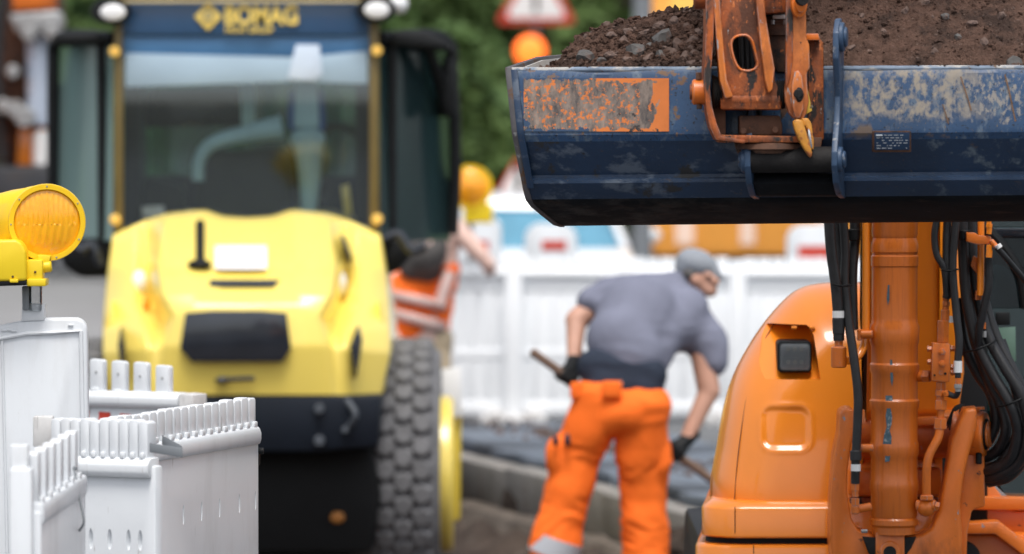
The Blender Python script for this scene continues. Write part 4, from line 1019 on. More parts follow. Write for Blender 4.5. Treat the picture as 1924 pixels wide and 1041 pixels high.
    for nm, h_, w_, sg in (('L', P(1069, 707, .119), wrL, -1), ('R', P(1268, 848, .176), wrR, 1)):
        t_ = (h_ - S0).dot(ax); g_ = S0 + ax * t_; b = B()
        dw = (w_ - g_).normalized(); sd_ = ax.cross(dw).normalized()
        pc = g_ + dw * .045
        capsule(b, w_ + dw * .05, w_, .036, .034); capsule(b, w_, pc, .034, .036)
        for q in (-.03, -.01, .01, .03): capsule(b, pc + ax * q, g_ + ax * q + sd_ * .03 + dw * .01, .014, .012); capsule(b, g_ + ax * q + sd_ * .03 + dw * .01, g_ + ax * q * 1.02 - dw * .027 + sd_ * .008, .0115, .011); capsule(b, g_ + ax * q - dw * .027 + sd_ * .008, g_ + ax * q - dw * .018 - sd_ * .02, .011, .009)
        capsule(b, pc - ax * .035 - sd_ * .01, g_ - ax * .045 - sd_ * .03, .014, .012); capsule(b, g_ - ax * .045 - sd_ * .03, g_ - ax * .025 - dw * .03 - sd_ * .015, .012, .010)
        build('glove', fuse(b, .006, 2), M['black'], root, smooth=180)
    # shovel held low across the legs (top-level: it is only held)
    sh = empty('shovel', S0.lerp(S1, .5), 'long wooden handled shovel held low by the bending worker', 'shovel')
    b = B(); tube(b, [S0, S1], .019, 12, 0); ball(b, S0, .021); build('handle', b, M['wood'], sh)
    b = B(); u_ = ax; v_ = Vector((0, 1, 0)).cross(u_).normalized(); wv = u_.cross(v_)
    pr_ = [(-.02, .03), (.04, .11), (.26, .115), (.33, .05), (.35, 0)]
    pts = [S1 + u_ * a_ + wv * h_ for a_, h_ in pr_] + [S1 + u_ * a_ - wv * h_ for a_, h_ in pr_[-2::-1]]
    extr(b, pts, v_ * .004, .001); build('blade', b, M['steel'], sh)
worker()

def worker2():
    Yw = 33.2; P = lambda x, y, d=0.0: Wp(x, y, Yw + d)
    gz = 0.0 - .5
    root = empty('person', (P(790, 0).x, Yw, -.5), 'crouching person in orange vest with silver bands reaching out behind the roller tyre', 'person')
    b = B()
    capsule(b, P(785, 640), P(782, 560, .05), .17, .17); capsule(b, P(782, 560, .05), P(795, 520, .05), .17, .13); capsule(b, P(795, 520, .03), P(792, 488, -.05), .07, .07)
    ell(b, P(797, 480, -.04), (.09, .10, .11)); ell(b, P(808, 457, -.20), (.018, .045, .035))
    capsule(b, P(835, 520, .0), P(846, 420, -.05), .075, .065); capsule(b, P(846, 420, -.05), P(905, 480, -.1), .066, .048); capsule(b, P(905, 480, -.1), P(918, 496, -.1), .042, .042)
    for q in range(5): capsule(b, P(918 - q * 3, 494 + q * 3 * .6, -.1 + q * .01), P(934 - q * 4, 510 + q * 2, -.1 + q * .01), .013, .010)
    capsule(b, P(735, 530, .0), P(722, 600, -.05), .06, .045); capsule(b, P(722, 600, -.05), P(745, 640, -.25), .042, .032)
    capsule(b, P(760, 650), P(765, 760, -.2), .09, .07); capsule(b, P(812, 650), P(815, 760, -.2), .09, .07)
    zg = -.42
    for x in (762, 815): a = P(x, 760, -.2); capsule(b, a, Vector((a.x, a.y + .2, zg)), .065, .045)
    build('body', fuse(b, .012, 3), M['skin2'], root, smooth=180)
    b = B(); ell(b, P(800, 474, -.10), (.125, .15, .15), Matrix.Rotation(R(30), 3, 'Y')); capsule(b, P(776, 498, -.10), P(805, 505, -.06), .09, .085); build('hair', fuse(b, .012, 3), M['hair'], root, smooth=180)
    b = B(); capsule(b, P(772, 615), P(772, 565, .03), .175, .185); capsule(b, P(815, 610), P(812, 560, .03), .10, .13); capsule(b, P(740, 545), P(832, 535, .0), .10, .085); capsule(b, P(832, 540), P(845, 505, -.02), .075, .065)
    v = build('vest', fuse(b, .012, 4, .008), M['hivis'], root, smooth=180)
    def bandcurve(y0, y1, nm):
        bb = B(); 
        for s0 in (0,):
            pts = []
            for q in range(13):
                t = q / 12; x = 722 + 118 * t; y = y0 + (y1 - y0) * t; pts.append((x, y, -.205 * math.sin(math.pi * min(max((t * .92 + .04), 0), 1)) ** .6))
            vs0 = [bb.verts.new(P(x, y, d - .01)) for x, y, d in pts]; vs1 = [bb.verts.new(P(x, y + 19, d - .01)) for x, y, d in pts]
            vs2 = [bb.verts.new(P(x, y, d + .03)) for x, y, d in pts]; vs3 = [bb.verts.new(P(x, y + 19, d + .03)) for x, y, d in pts]
            for i in range(12):
                bb.faces.new((vs0[i], vs0[i + 1], vs1[i + 1], vs1[i])); bb.faces.new((vs2[i], vs2[i + 1], vs3[i + 1], vs3[i]))
                bb.faces.new((vs0[i], vs0[i + 1], vs2[i + 1], vs2[i])); bb.faces.new((vs1[i], vs1[i + 1], vs3[i + 1], vs3[i]))
        build(nm, bb, M['reflect_warm'], v, smooth=180)
    M['reflect_warm'] = mat('worn_reflective_band', (.60, .42, .38), .5, var=.08)
    bandcurve(542, 566, 'reflective_band'); bandcurve(575, 606, 'reflective_band')
    bb = B(); tube(bb, [P(846, 512, -.12), P(836, 540, -.15), P(826, 575, -.17)], .035, 8); build('reflective_band', bb, M['reflect_warm'], v)
    b = B(); capsule(b, P(760, 650), P(765, 760, -.2), .12, .10); capsule(b, P(812, 650), P(815, 760, -.2), .115, .10); capsule(b, P(765, 645), P(808, 645), .14, .14)
    for x in (762, 815): a = P(x, 760, -.2); capsule(b, a, Vector((a.x, a.y + .2, zg + .05)), .10, .07)
    build('trousers', fuse(b, .012, 4, .01), M['khaki'], root, smooth=180)
    for x in (762, 815):
        a = P(x, 760, -.2); b = B(); capsule(b, (a.x, a.y + .22, zg - .02), (a.x, a.y + .02, zg - .03), .055, .045); build('boot', fuse(b, .012), M['black'], root, smooth=180)
worker2()
# ============================================================ ORANGE EXCAVATOR
EX = empty('excavator', (Wp(1680, 0, 18.2).x, 18.6, 0), 'orange compact excavator holding a blue bucket of soil up in front, right foreground', 'excavator')
ex0 = Vector(EX.location)
def ep(name, px, Y, th, m, bw=.004, par=None, seg=2, smooth=None):
    bm = B(); prism(bm, px, Y, th, bw, 0, seg); return build(name, bm, m, par or EX, smooth=smooth)
def et(name, pts, r, m, par=None, n=12, sm=6):
    bm = B(); tube(bm, [Wp(*p) for p in pts], r, n, sm); return build(name, bm, m, par or EX)
def ec(name, p0, p1, rpx, m, par=None, n=24, ch=.003):
    bm = B(); a = Wp(*p0); b = Wp(*p1); cyl(bm, a, b, rpx / sc(p0[2]), n, ch); return build(name, bm, m, par or EX)

# ---------------- bucket
O = Wp(960, 133, 16.42); aY = R(10)
bxv = Vector((math.cos(aY), -math.sin(aY), .003)).normalized(); byv = Vector((math.sin(aY), math.cos(aY), 0)); bzv = Vector((0, 0, 1))
Lb = lambda x, y, z: O + bxv * (x + (.13 * max(0, -z) + .28 * max(0, -z - .375)) * max(0, 1 - x / .5)) + byv * y + bzv * z * (1 - .022 * x)
BW = 1.78
M['bucket_dark'] = mat('dark_worn_bucket_floor', (.007, .008, .010), .85, spec=.15, var=.5, scale=6, bump=.0012, bscale=40, layers=(((.040, .036, .034), 9, .48, .16, .75, ONE, ((0, -1.4, -1.3, -.9, -.4),)), ((.03, .02, .016), 18, .60, .1, .75, (.4, 1, 1)), ((.05, .06, .08), 60, .70, .04, .5, (.4, 1, 1))))  # shade under the bucket painted into the near-black base; layers are wear
M['bucket_up'] = mat('blue_bucket_upper_panel', (.018, .056, .130), .42, var=.22, scale=5, coat=.15, bump=.0012, bscale=45, layers=(
    ((.10, .14, .19), 26, .52, .12, .5, (1, 1, .5)),
    ((.13, .11, .09), 150, .625, .03, .8, (1, 1, .6)),
    ((.008, .014, .03), 95, .60, .03, .6, ONE),
    ((.27, .235, .19), 38, .44, .14, .85, (1, 1, .7), ((0, -.30, -.24, .04, .16), (2, 1.875, 1.90, 2.02, 2.04))),
    ((.26, .24, .22), 85, .50, .10, .85, (1, 1, .6), ((0, -.05, .1, .5, .6), (2, 1.88, 1.90, 2.0, 2.03))),
    ((.17, .10, .06), 24, .60, .04, .8, (.7, 1, 1), ((0, -1.3, -1.25, -.60, -.55),)),
    ((.13, .095, .075), 9, .56, .06, .85, ONE, ((2, 1.83, 1.845, 1.86, 1.875),)),
    ((.05, .03, .02), 30, .68, .03, .85, (1, 1, .35))))
M['blue_low'] = mat('blue_bucket_lower_shaded', (.008, .027, .066), .38, var=.25, scale=4, coat=.2, bump=.0012, bscale=45, layers=(  # shade of the down-facing panels painted into the darker base blue
    ((.075, .10, .14), 16, .54, .10, .5, (.6, 1, 1), ((0, -1.35, -1.2, -.6, -.4),)),
    ((.08, .07, .06), 140, .64, .03, .8, ONE),
    ((.09, .12, .15), 13, .56, .10, .5, ONE, ((0, -.12, -.05, .4, .6),)),
    ((.07, .05, .04), 30, .64, .08, .8, (.5, 1, 1)),
    ((.02, .02, .022), 5, .60, .03, .6, ONE)))
prof = [(0.0, .0), (-.006, -.012), (-.008, -.03), (-.028, -.17), (-.028, -.186), (-.018, -.205), (.022, -.290), (.030, -.302), (.030, -.312), (.018, -.316), (.018, -.326), (.050, -.372), (.062, -.382), (.085, -.392), (.33, -.448), (.42, -.456), (.62, -.40), (.85, -.24), (1.0, -.06), (1.05, .05)]
inn = [(y + .02 if y < .3 else y - .005, z + .022) if i > 2 and i < 19 else ((y + .022, z) if i <= 2 else (y - .02, z + .0)) for i, (y, z) in enumerate(prof)]
bm = B(); NXb = 150
def shell(idx, off=0):
    g = []
    for k in range(NXb + 1):
        x = BW * k / NXb; row = []
        for i in idx:
            y, z = prof[i]; dn = .004 * noise.noise(Vector((x * 3.5, z * 9, 1.3))) + .002 * noise.noise(Vector((x * 11, z * 20, 7)))
            row.append(bm.verts.new(Lb(x, y + dn, z + (.0 if i else .0025 * noise.noise(Vector((x * 6, 0, 0)))))))
        g.append(row)
    return g
g = shell(range(len(prof))); gi = []
for k in range(NXb + 1): gi.append([bm.verts.new(Lb(BW * k / NXb, y, z)) for y, z in inn])
for k in range(NXb):
    for i in range(len(prof) - 1):
        f = bm.faces.new((g[k][i], g[k + 1][i], g[k + 1][i + 1], g[k][i + 1])); f.material_index = 0 if i < 5 else (1 if i < 11 else 2)
        f = bm.faces.new((gi[k][i], gi[k][i + 1], gi[k + 1][i + 1], gi[k + 1][i])); f.material_index = 3
    f = bm.faces.new((g[k][0], gi[k][0], gi[k + 1][0], g[k + 1][0])); f.material_index = 3
    f = bm.faces.new((g[k][-1], gi[k][-1], gi[k + 1][-1], g[k + 1][-1])); f.material_index = 3
for k in (0, NXb):
    for i in range(len(prof) - 1):
        f = bm.faces.new((g[k][i], g[k][i + 1], gi[k][i + 1], gi[k][i])); f.material_index = 1
bucket = build('bucket', bm, [M['bucket_up'], M['blue_low'], M['bucket_dark'], M['white_steel']], EX, smooth=22)
# end plates
M['edge_steel'] = mat('brown_scuffed_edge', (.07, .065, .07), .55, var=.3, scale=15, layers=(((.20, .20, .20), 22, .60, .06, .5, ONE), ((.10, .05, .025), 14, .54, .08, .8, ONE)))
for x0 in (-.016, BW):
    bm = B(); pts = [(-.012, .010), (-.034, -.17), (-.032, -.19), (.014, -.31), (.022, -.34), (.045, -.375), (.085, -.396), (.33, -.452), (.42, -.459), (.62, -.405), (.87, -.25), (1.02, -.07), (1.07, .06), (.5, .045)]
    extr(bm, [Lb(x0, y, z) for y, z in pts], bxv * .018, .003); build('side_plate', bm, [M['edge_steel']], bucket)
bm = B(); extr(bm, [Lb(.0035, y, z) for y, z in ((.03, 0), (.05, -.30), (.40, -.43), (.64, -.39), (.87, -.23), (1.0, -.06), (1.04, .05), (.5, .035))], bxv * .004, 0); build('side_liner', bm, M['white_steel'], bucket)
# left end, outer edge band in scuffed blue
bm = B(); extr(bm, [Lb(.001, y, z) for y, z in ((-.012, .004), (-.036, -.17), (-.034, -.19), (.006, -.31), (.016, -.34), (.012, -.32), (-.024, -.18), (-.008, -.005))], bxv * .02, .002); build('edge_band', bm, M['blue_low'], bucket)
# rolled top lip
bm = B(); tube(bm, [Lb(.0 + BW * q / 30, .006 + .002 * math.sin(q), .002 + .002 * noise.noise(Vector((q * .8, 0, 0)))) for q in range(31)], .0085, 10, 0); build('lip', bm, mat('scuffed_blue_lip', (.16, .21, .28), .4, var=.3, scale=20, bump=.001, layers=(((.40, .39, .37), 16, .54, .05, .6, (.5, 1, 1)), ((.12, .07, .04), 30, .60, .05, .8, ONE))), bucket)
# worn orange field
md = mat('worn_orange_decal', (.62, .17, .03), .55, var=.1, scale=12, bump=.0005)
nt_ = md.node_tree; p_ = nt_.nodes['Principled BSDF']; L_ = nt_.links
tc_ = nt_.nodes.new('ShaderNodeTexCoord'); sp_ = nt_.nodes.new('ShaderNodeSeparateXYZ'); L_.new(tc_.outputs['Generated'], sp_.inputs[0])
def mth(op, a, b=0.0, c=None):
    n_ = nt_.nodes.new('ShaderNodeMath'); n_.operation = op
    for i_, v_ in enumerate((a, b, c)):
        if v_ is None: continue
        if hasattr(v_, 'links'): L_.new(v_, n_.inputs[i_])
        else: n_.inputs[i_].default_value = v_
    return n_.outputs[0]
def nzz(s, st=(1, 1, 1)):
    mp = nt_.nodes.new('ShaderNodeMapping'); mp.inputs['Scale'].default_value = st; L_.new(tc_.outputs['Object'], mp.inputs[0])
    n_ = nt_.nodes.new('ShaderNodeTexNoise'); n_.inputs['Scale'].default_value = s; n_.inputs['Detail'].default_value = 9; n_.inputs['Roughness'].default_value = .7; L_.new(mp.outputs[0], n_.inputs[0]); return n_.outputs[0]
dx = mth('ABSOLUTE', mth('SUBTRACT', sp_.outputs[0], .46)); dz = mth('ABSOLUTE', mth('SUBTRACT', sp_.outputs[2], .5))
edge = mth('MAXIMUM', mth('MULTIPLY', dx, 1.0), mth('MULTIPLY', dz, 1.0))
ins = mth('MULTIPLY_ADD', nzz(22, (1, 1, .5)), .42, -.21); e2 = mth('ADD', edge, ins)
leftw = mth('MULTIPLY', mth('LESS_THAN', sp_.outputs[0], .5), .09)
worn = mth('LESS_THAN', mth('SUBTRACT', e2, leftw), .44)
speck = mth('GREATER_THAN', nzz(70), .556); worn2 = mth('MULTIPLY', worn, mth('SUBTRACT', 1.0, mth('MULTIPLY', speck, mth('LESS_THAN', sp_.outputs[0], .8))))
blot = mth('GREATER_THAN', nzz(13), .60)
old = [l for l in L_ if l.to_socket == p_.inputs['Base Color']][0].from_socket
m1 = nt_.nodes.new('ShaderNodeMix'); m1.data_type = 'RGBA'; rp = nt_.nodes.new('ShaderNodeValToRGB'); L_.new(nzz(34, (1, 1, .45)), rp.inputs[0])
rp.color_ramp.elements[0].position = .36; rp.color_ramp.elements[0].color = (.05, .045, .045, 1); rp.color_ramp.elements[1].position = .66; rp.color_ramp.elements[1].color = (.30, .23, .185, 1)
L_.new(worn2, m1.inputs[0]); L_.new(old, m1.inputs[6]); L_.new(rp.outputs[0], m1.inputs[7])
m2 = nt_.nodes.new('ShaderNodeMix'); m2.data_type = 'RGBA'; L_.new(mth('MULTIPLY', blot, mth('LESS_THAN', sp_.outputs[2], .35)), m2.inputs[0]); L_.new(m1.outputs[2], m2.inputs[6]); m2.inputs[7].default_value = (.03, .025, .024, 1)
m4 = nt_.nodes.new('ShaderNodeMix'); m4.data_type = 'RGBA'
torn = mth('MULTIPLY', mth('GREATER_THAN', mth('ADD', edge, mth('MULTIPLY_ADD', nzz(30), .36, -.17)), .475), mth('LESS_THAN', sp_.outputs[0], .45))
L_.new(torn, m4.inputs[0]); L_.new(m2.outputs[2], m4.inputs[6]); m4.inputs[7].default_value = (.022, .055, .115, 1)
L_.new(m4.outputs[2], p_.inputs['Base Color'])
def front(px, py, off=.003):        # point on the tilted upper panel
    # solve for local x,z on panel 1 by walking the view ray
    lo = None
    for it in range(3):
        Y = 16.4 if lo is None else lo
        w_ = Wp(px, py, Y); z = w_.z - O.z; t = min(max((-z) / .186, 0), 1); y = -.008 - .020 * t
        xl = (w_.x - O.x - byv.x * y) / bxv.x; lo = (O + bxv * xl + byv * (y - off)).y
    return Vector((w_.x, lo, w_.z))
bm = B(); q0 = [(984, 148), (1257, 145), (1257, 247), (984, 246)]; gg = []
for j in range(9):
    row = []
    for i in range(33):
        x = 984 + 273 * i / 32; y = 147 + 100 * j / 8; row.append(bm.verts.new(front(x, y, .0045)))
    gg.append(row)
for j in range(8):
    for i in range(32): bm.faces.new((gg[j][i], gg[j][i + 1], gg[j + 1][i + 1], gg[j + 1][i]))
build('orange_field', bm, md, bucket)
def streak(pts, w0, m, nm):
    bm = B(); L_s = []
    for (x, y) in pts: L_s.append((bm.verts.new(front(x - w0, y, .0050)), bm.verts.new(front(x + w0, y, .0050))))
    for a, b in zip(L_s, L_s[1:]): bm.faces.new((a[0], a[1], b[1], b[0]))
    build(nm, bm, m, bucket)
rs_ = mat('rust_scratch', (.15, .085, .05), .85, var=.4, scale=60)
streak([(1805, 144), (1812, 165), (1820, 190), (1825, 208)], 1.3, rs_, 'rust_scratch'); streak([(1888, 140), (1896, 170), (1903, 205), (1908, 228)], 1.5, rs_, 'rust_scratch'); streak([(1771, 196), (1777, 214), (1782, 232)], 1.1, rs_, 'rust_scratch')
# rating plate with small rows of writing
rp0 = lambda x, y, o=0: Wp(x, y, 16.105 + o + (y - 265) * .0006)
bm = B(); extr(bm, [rp0(1640, 246), rp0(1712, 246), rp0(1712, 286), rp0(1640, 286)], (0, .05, 0), .003); rpl = build('rating_plate', bm, M['rusty'], bucket)
bm = B(); extr(bm, [rp0(1643, 249, -.004), rp0(1709, 249, -.004), rp0(1709, 282, -.004), rp0(1643, 282, -.004)], (0, .004, 0), .001); build('plate_face', bm, mat('blue_plate_face', (.015, .04, .09), .35, var=.2), rpl)
bm = B(); rn = random.Random(9)
box(bm, rp0(1652, 254, -.006), (.018, .002, .0045), 0); 
for r_ in range(6):
    x = 1647 + (14 if r_ < 1 else 0); y = 254 + r_ * 4.9
    while x < 1703:
        wd = rn.uniform(2, 9); 
        if x + wd < 1706 and rn.random() < .8: extr(bm, [rp0(x, y - .9, -.0055), rp0(x + wd, y - .9, -.0055), rp0(x + wd, y + .9, -.0055), rp0(x, y + .9, -.0055)], (0, .001, 0))
        x += wd + rn.uniform(1.5, 5)
build('plate_text', bm, mat('pale_engraving', (.35, .38, .42), .5), rpl)
# pin ears
ear = [(-.02, .12), (-.05, .148), (-.085, .143), (-.125, .105), (-.13, .03), (-.105, -.03), (-.085, -.08), (-.10, -.15), (-.135, -.205), (-.155, -.24), (-.155, -.28), (-.12, -.33), (-.05, -.365), (.045, -.377), (.02, -.29), (-.01, -.2), (.0, -.02), (.005, .05)]
ed_m = mat('scuffed_blue_ear', (.030, .062, .12), .45, var=.2, scale=12, bump=.001, layers=(((.24, .24, .24), 30, .60, .06, .5, ONE), ((.06, .035, .02), 18, .62, .05, .8, ONE)))
for k, x0 in enumerate((.70, .948)):
    bm = B(); ee = ear if k else [(-.01, -.10), (-.06, -.11), (-.09, -.15)] + ear[8:]
    extr(bm, [Lb(x0, y, z) for y, z in ee], bxv * .017, .003); e_ = build('bucket_ear', bm, ed_m, bucket)
    for (y, z, r_) in (((-.085, .093, .042),) if k else ()) + ((-.118, -.262, .036),):
        bm = B(); s_ = bxv if k else -bxv; st_ = Lb(x0 + (.017 if k else 0), y, z); cyl(bm, st_ - s_ * .002, st_ + s_ * .012, r_ * 1.0, 28, .003); cyl(bm, st_ + s_ * .01, st_ + s_ * .02, r_ * .68, 24, .003)
        build('pin_boss', bm, M['blue_low'], e_) if False else build('pin_boss', bm, ed_m, bucket)
bm = B(); cyl(bm, Lb(.715, -.118, -.262), Lb(.95, -.118, -.262), .037, 32, .002); build('lower_pin', bm, M['grease'], bucket)
bm = B(); extr(bm, [Lb(.715, y, z) for y, z in ((-.07, -.30), (-.1, -.33), (-.04, -.365), (.03, -.37), (.03, -.31))], bxv * .235, .004); build('ear_web', bm, M['bucket_dark'], bucket)

# ---------------- coupler, links, arm (all in front of the bucket)
YA = 16.12; OD = M['orange_dirty']; OW = M['orange_worn']; RU = M['rusty']
for nm, pts, Y, th, m, bw in (
    ('coupler_cheek', [(1326, -30), (1343, -30), (1341, 60), (1337, 130), (1334, 165), (1338, 200), (1346, 230), (1356, 256), (1400, 263), (1400, 270), (1345, 263), (1334, 240), (1328, 212), (1322, 150), (1326, 60)], YA - .02, .22, OD, .003),
    ('coupler_inner_plate', [(1338, 140), (1362, 150), (1364, 262), (1352, 256), (1340, 225)], YA + .08, .03, RU, .002),
    ('link_rim', [(1337, -30), (1351, -30), (1356, 40), (1361, 100), (1366, 150), (1378, 182), (1362, 186), (1352, 150), (1344, 60)], YA - .015, .10, M['orange_scraped'], .006),
    ('link_rim', [(1417, -30), (1433, -30), (1439, 30), (1449, 90), (1456, 128), (1452, 168), (1444, 176), (1437, 150), (1429, 90)], YA - .015, .10, M['orange_scraped'], .006),
    ('coupler_arm', [(1478, -30), (1512, -30), (1515, 40), (1515, 72), (1521, 84), (1522, 128), (1516, 136), (1517, 158), (1520, 190), (1515, 214), (1508, 226), (1492, 224), (1482, 212), (1475, 190), (1474, 172), (1478, 140)], YA - .02, .05, M['orange_scraped'], .006),
    ('coupler_arm_edge', [(1477, -30), (1490, -30), (1490, 110), (1484, 150), (1476, 168)], YA - .028, .04, OD, .004),
    ('slotted_link', [(1493, 134), (1500, 132), (1507, 142), (1511, 170), (1510, 205), (1503, 222), (1494, 222), (1488, 200), (1487, 160)], YA - .045, .03, M['orange_scraped'], .005),
    ('yellow_tab', [(1510, 150), (1516, 158), (1526, 208), (1513, 216), (1508, 190)], YA + .0, .03, mat('worn_yellow_paint', (.62, .40, .05), .5, var=.2, scale=30, layers=(((.08, .06, .04), 60, .58, .03, .7, ONE),)), .002),
    ('flange_plate', [(1520, 74), (1540, 72), (1547, 80), (1548, 262), (1530, 272), (1518, 262)], YA + .10, .05, M['orange_grimy'], .003),
    ('flange_top', [(1514, 63), (1538, 63), (1541, 76), (1514, 76)], YA + .07, .10, OW, .003),
    ('coupler_block', [(1389, 217), (1466, 217), (1470, 236), (1470, 254), (1389, 254)], YA + .06, .12, RU, .006),
    ('coupler_flange', [(1343, 253), (1505, 256), (1512, 268), (1350, 268)], YA + .0, .20, M['orange_grimy'], .004),
    ('coupler_back', [(1466, 200), (1520, 200), (1545, 262), (1470, 262)], YA + .14, .05, RU, .002),
    ('coupler_yoke', [(1378, 258), (1545, 258), (1542, 288), (1524, 303), (1405, 303), (1385, 286)], YA + .085, .06, RU, .004),
    ('coupler_bridge', [(1394, 200), (1545, 200), (1545, 262), (1394, 262)], YA + .17, .03, M['grease'], .002),
    ('coupler_foot', [(1505, 292), (1538, 288), (1540, 300), (1512, 304)], YA + .0, .1, OW, .003),
    ('arm_crosshead', [(1430, -60), (1480, -60), (1480, 24), (1436, 27)], YA + .05, .16, M['orange_grimy'], .01),
    ('rotator_housing', [(1436, 48), (1480, 48), (1480, 136), (1460, 136), (1444, 100)], YA + .14, .12, RU, .006),
    ('arm_backplate', [(1345, -30), (1470, -30), (1470, 205), (1395, 205), (1352, 140)], YA + .22, .02, M['grease'], .002),
):
    ep(nm, pts, Y, th, m, bw)
# casting with its oval window
c1 = B(); prism(c1, [(1340, -30), (1430, -30), (1436, 30), (1448, 90), (1456, 150), (1466, 172), (1468, 206), (1354, 206), (1352, 168), (1347, 100)], YA + .012, .06, .006)
c2 = B(); prism(c2, [(1382, 69), (1392, 66), (1404, 67), (1413, 76), (1418, 92), (1421, 106), (1424, 118), (1421, 127), (1412, 132), (1402, 133), (1391, 130), (1383, 120), (1377, 103), (1374, 86), (1376, 75)], YA - .1, .3)
build('link_casting', boolean(c1, c2), M['orange_grimy'], EX)
bm = B(); loop = [(1382, 69), (1392, 66), (1404, 67), (1413, 76), (1418, 92), (1421, 106), (1424, 118), (1421, 127), (1412, 132), (1402, 133), (1391, 130), (1383, 120), (1377, 103), (1374, 86), (1376, 75), (1382, 69)]
tube(bm, [Wp(x, y, YA + .012) for x, y in loop], .0035, 8, 3); build('window_rim', bm, OW, EX)
ec('link_boss', (1356, 187, YA + .04), (1468, 187, YA + .04), 20, M['orange_grimy'], ch=.006)
for x0, x1, yy in ((1338, 1357, 176), (1457, 1476, 178)):
    bm = B(); a = Wp(x0, yy, YA + .05); b = Wp(x1, yy, YA + .05); ln = (b - a).length
    lathe(bm, a, b - a, [(0, .03)] + [(ln * (i + .5) / 8, .040 + (.003 if i % 2 else -.002)) for i in range(8)] + [(ln, .03)], 28); build('rubber_seal', bm, M['grease'], EX)
ec('pin_head', (1300, 173, YA + .06), (1328, 173, YA + .06), 24, OW, ch=.005)
ec('pin_head', (1296, 173, YA + .06), (1301, 173, YA + .06), 15, OD, ch=.002)
ec('lock_bolt', (1313, 136, YA + .05), (1313, 150, YA + .05), 6.5, RU, n=6, ch=.001); ec('lock_bolt', (1314, 196, YA + .05), (1314, 205, YA + .05), 6, RU, n=6, ch=.001)
ec('upper_pin', (1303, -4, YA + .05), (1330, -4, YA + .05), 21, OD, ch=.005)
ec('link_pin', (1500, 176, YA - .052), (1500, 176, YA - .03), 9, M['grease'])
bm = B(); lathe(bm, Wp(1501, 178, YA - .03), (.25, -1, 0), [(0, .026), (.012, .024), (.02, .016)], 20)
for v in bm.verts: c = Wp(1501, 178, YA); v.co.x = c.x + (v.co.x - c.x) * .55
build('pin_nut', bm, M['grease'], EX)
bm = B(); lathe(bm, Wp(1500, 6, YA - .03), (.35, -1, 0), [(0, .042), (.012, .04), (.016, .03), (.03, .026), (.034, .015)], 24)
for v in bm.verts: c = Wp(1500, 6, YA); v.co.x = c.x + (v.co.x - c.x) * .6
build('arm_boss', bm, OW, EX)
bm = B(); lathe(bm, Wp(1506, -2, YA - .062), (.35, -1, 0), [(0, .02), (.012, .018)], 16); build('boss_nut', bm, M['grease'], EX)
for x, y in ((1397, 246), (1457, 244)): ec('bolt', (x, y, YA + .062), (x, y, YA + .045), 6.5, RU, ch=.002)
# turntable of the rotator
bm = B(); c = Wp(1450, 268, YA + .09); lathe(bm, c, (0, 0, -1), [(0, .085), (.004, .098), (.018, .100), (.022, .082), (.03, .08), (.034, .062), (.04, .06), (.052, .055)], 40); build('turntable', bm, M['rusty'], EX)
bm = B(); c = Wp(1459, 66, YA + .2)
lathe(bm, Wp(1459, 66, YA + .17), (0, 0, 1), [(0, .045), (.03, .045), (.032, .04), (.042, .04), (.044, .043), (.052, .043)], 24); build('rotator_cap', bm, RU, EX)
bm = B(); c = Wp(1464, 32, YA + .15); box(bm, c, (.042, .06, .012), .004); build('grease_cap', bm, M['white_steel'], EX)
for x in (1452, 1475): ec('bolt', (x, 46, YA + .12), (x, 37, YA + .12), 4, M['steel'], n=6, ch=.001)
# hook
hm = mat('hook_yellow_orange', (.52, .22, .025), .45, var=.2, scale=30, bump=.001, layers=(((.30, .09, .02), 22, .50, .06, .5, ONE), ((.35, .36, .38), 45, .64, .04, .4, ONE), ((.05, .03, .02), 34, .62, .03, .8, ONE)))
ep('hook', [(1489, 228), (1498, 223), (1508, 226), (1516, 250), (1523, 275), (1527, 290), (1523, 298), (1512, 283), (1500, 262), (1492, 242)], YA - .045, .045, hm, .006, seg=3)
ep('hook_latch', [(1504, 222), (1518, 222), (1525, 232), (1529, 262), (1529, 282), (1524, 280), (1520, 255), (1514, 240), (1507, 234)], YA - .03, .035, hm, .004, seg=3)
ep('latch_spring', [(1518, 240), (1522, 246), (1527, 276), (1524, 280), (1519, 262)], YA - .036, .01, M['chrome'], .002)
for x in (1392, 1402, 1411): et('rotator_hose', [(x - 4, -20, YA + .14), (x, 60, YA + .16), (x + 5, 150, YA + .15), (x + 20, 230, YA + .16)], .0075, M['rubber'])
# upper arm and boom, which rise out of the picture
ep('dipper_arm', [(1300, -700), (1530, -700), (1518, -60), (1500, -30), (1340, -30), (1325, -60)], YA + .10, .24, OW, .02)
bm = B(); xa, xb = Wp(1626, 0, 18.2).x, Wp(1762, 0, 18.2).x
extr(bm, [(xa, y, z) for y, z in ((18.30, .78), (18.14, .95), (18.14, 1.6), (18.0, 2.6), (17.3, 3.25), (16.3, 3.4), (16.2, 3.12), (17.1, 2.95), (17.75, 2.45), (18.42, 1.7), (18.48, 1.0), (18.45, .80))][::-1], (xb - xa, 0, 0), .012); build('boom', bm, M['orange'], EX)
bm = B(); box(bm, ((Wp(1420, 0, 16.4).x + xb) / 2, 16.38, 3.2), (xb - Wp(1300, 0, 16.4).x, .26, .24), .03); build('offset_joint', bm, OW, EX)
ep('boom_side', [(1758, 400), (1800, 400), (1806, 560), (1812, 700), (1800, 790), (1758, 790)], 18.24, .2, M['orange'], .01)
ep('boom_cowl', [(1765, 560), (1856, 560), (1856, 1000), (1765, 1000)], 18.62, .1, M['black'], .01)
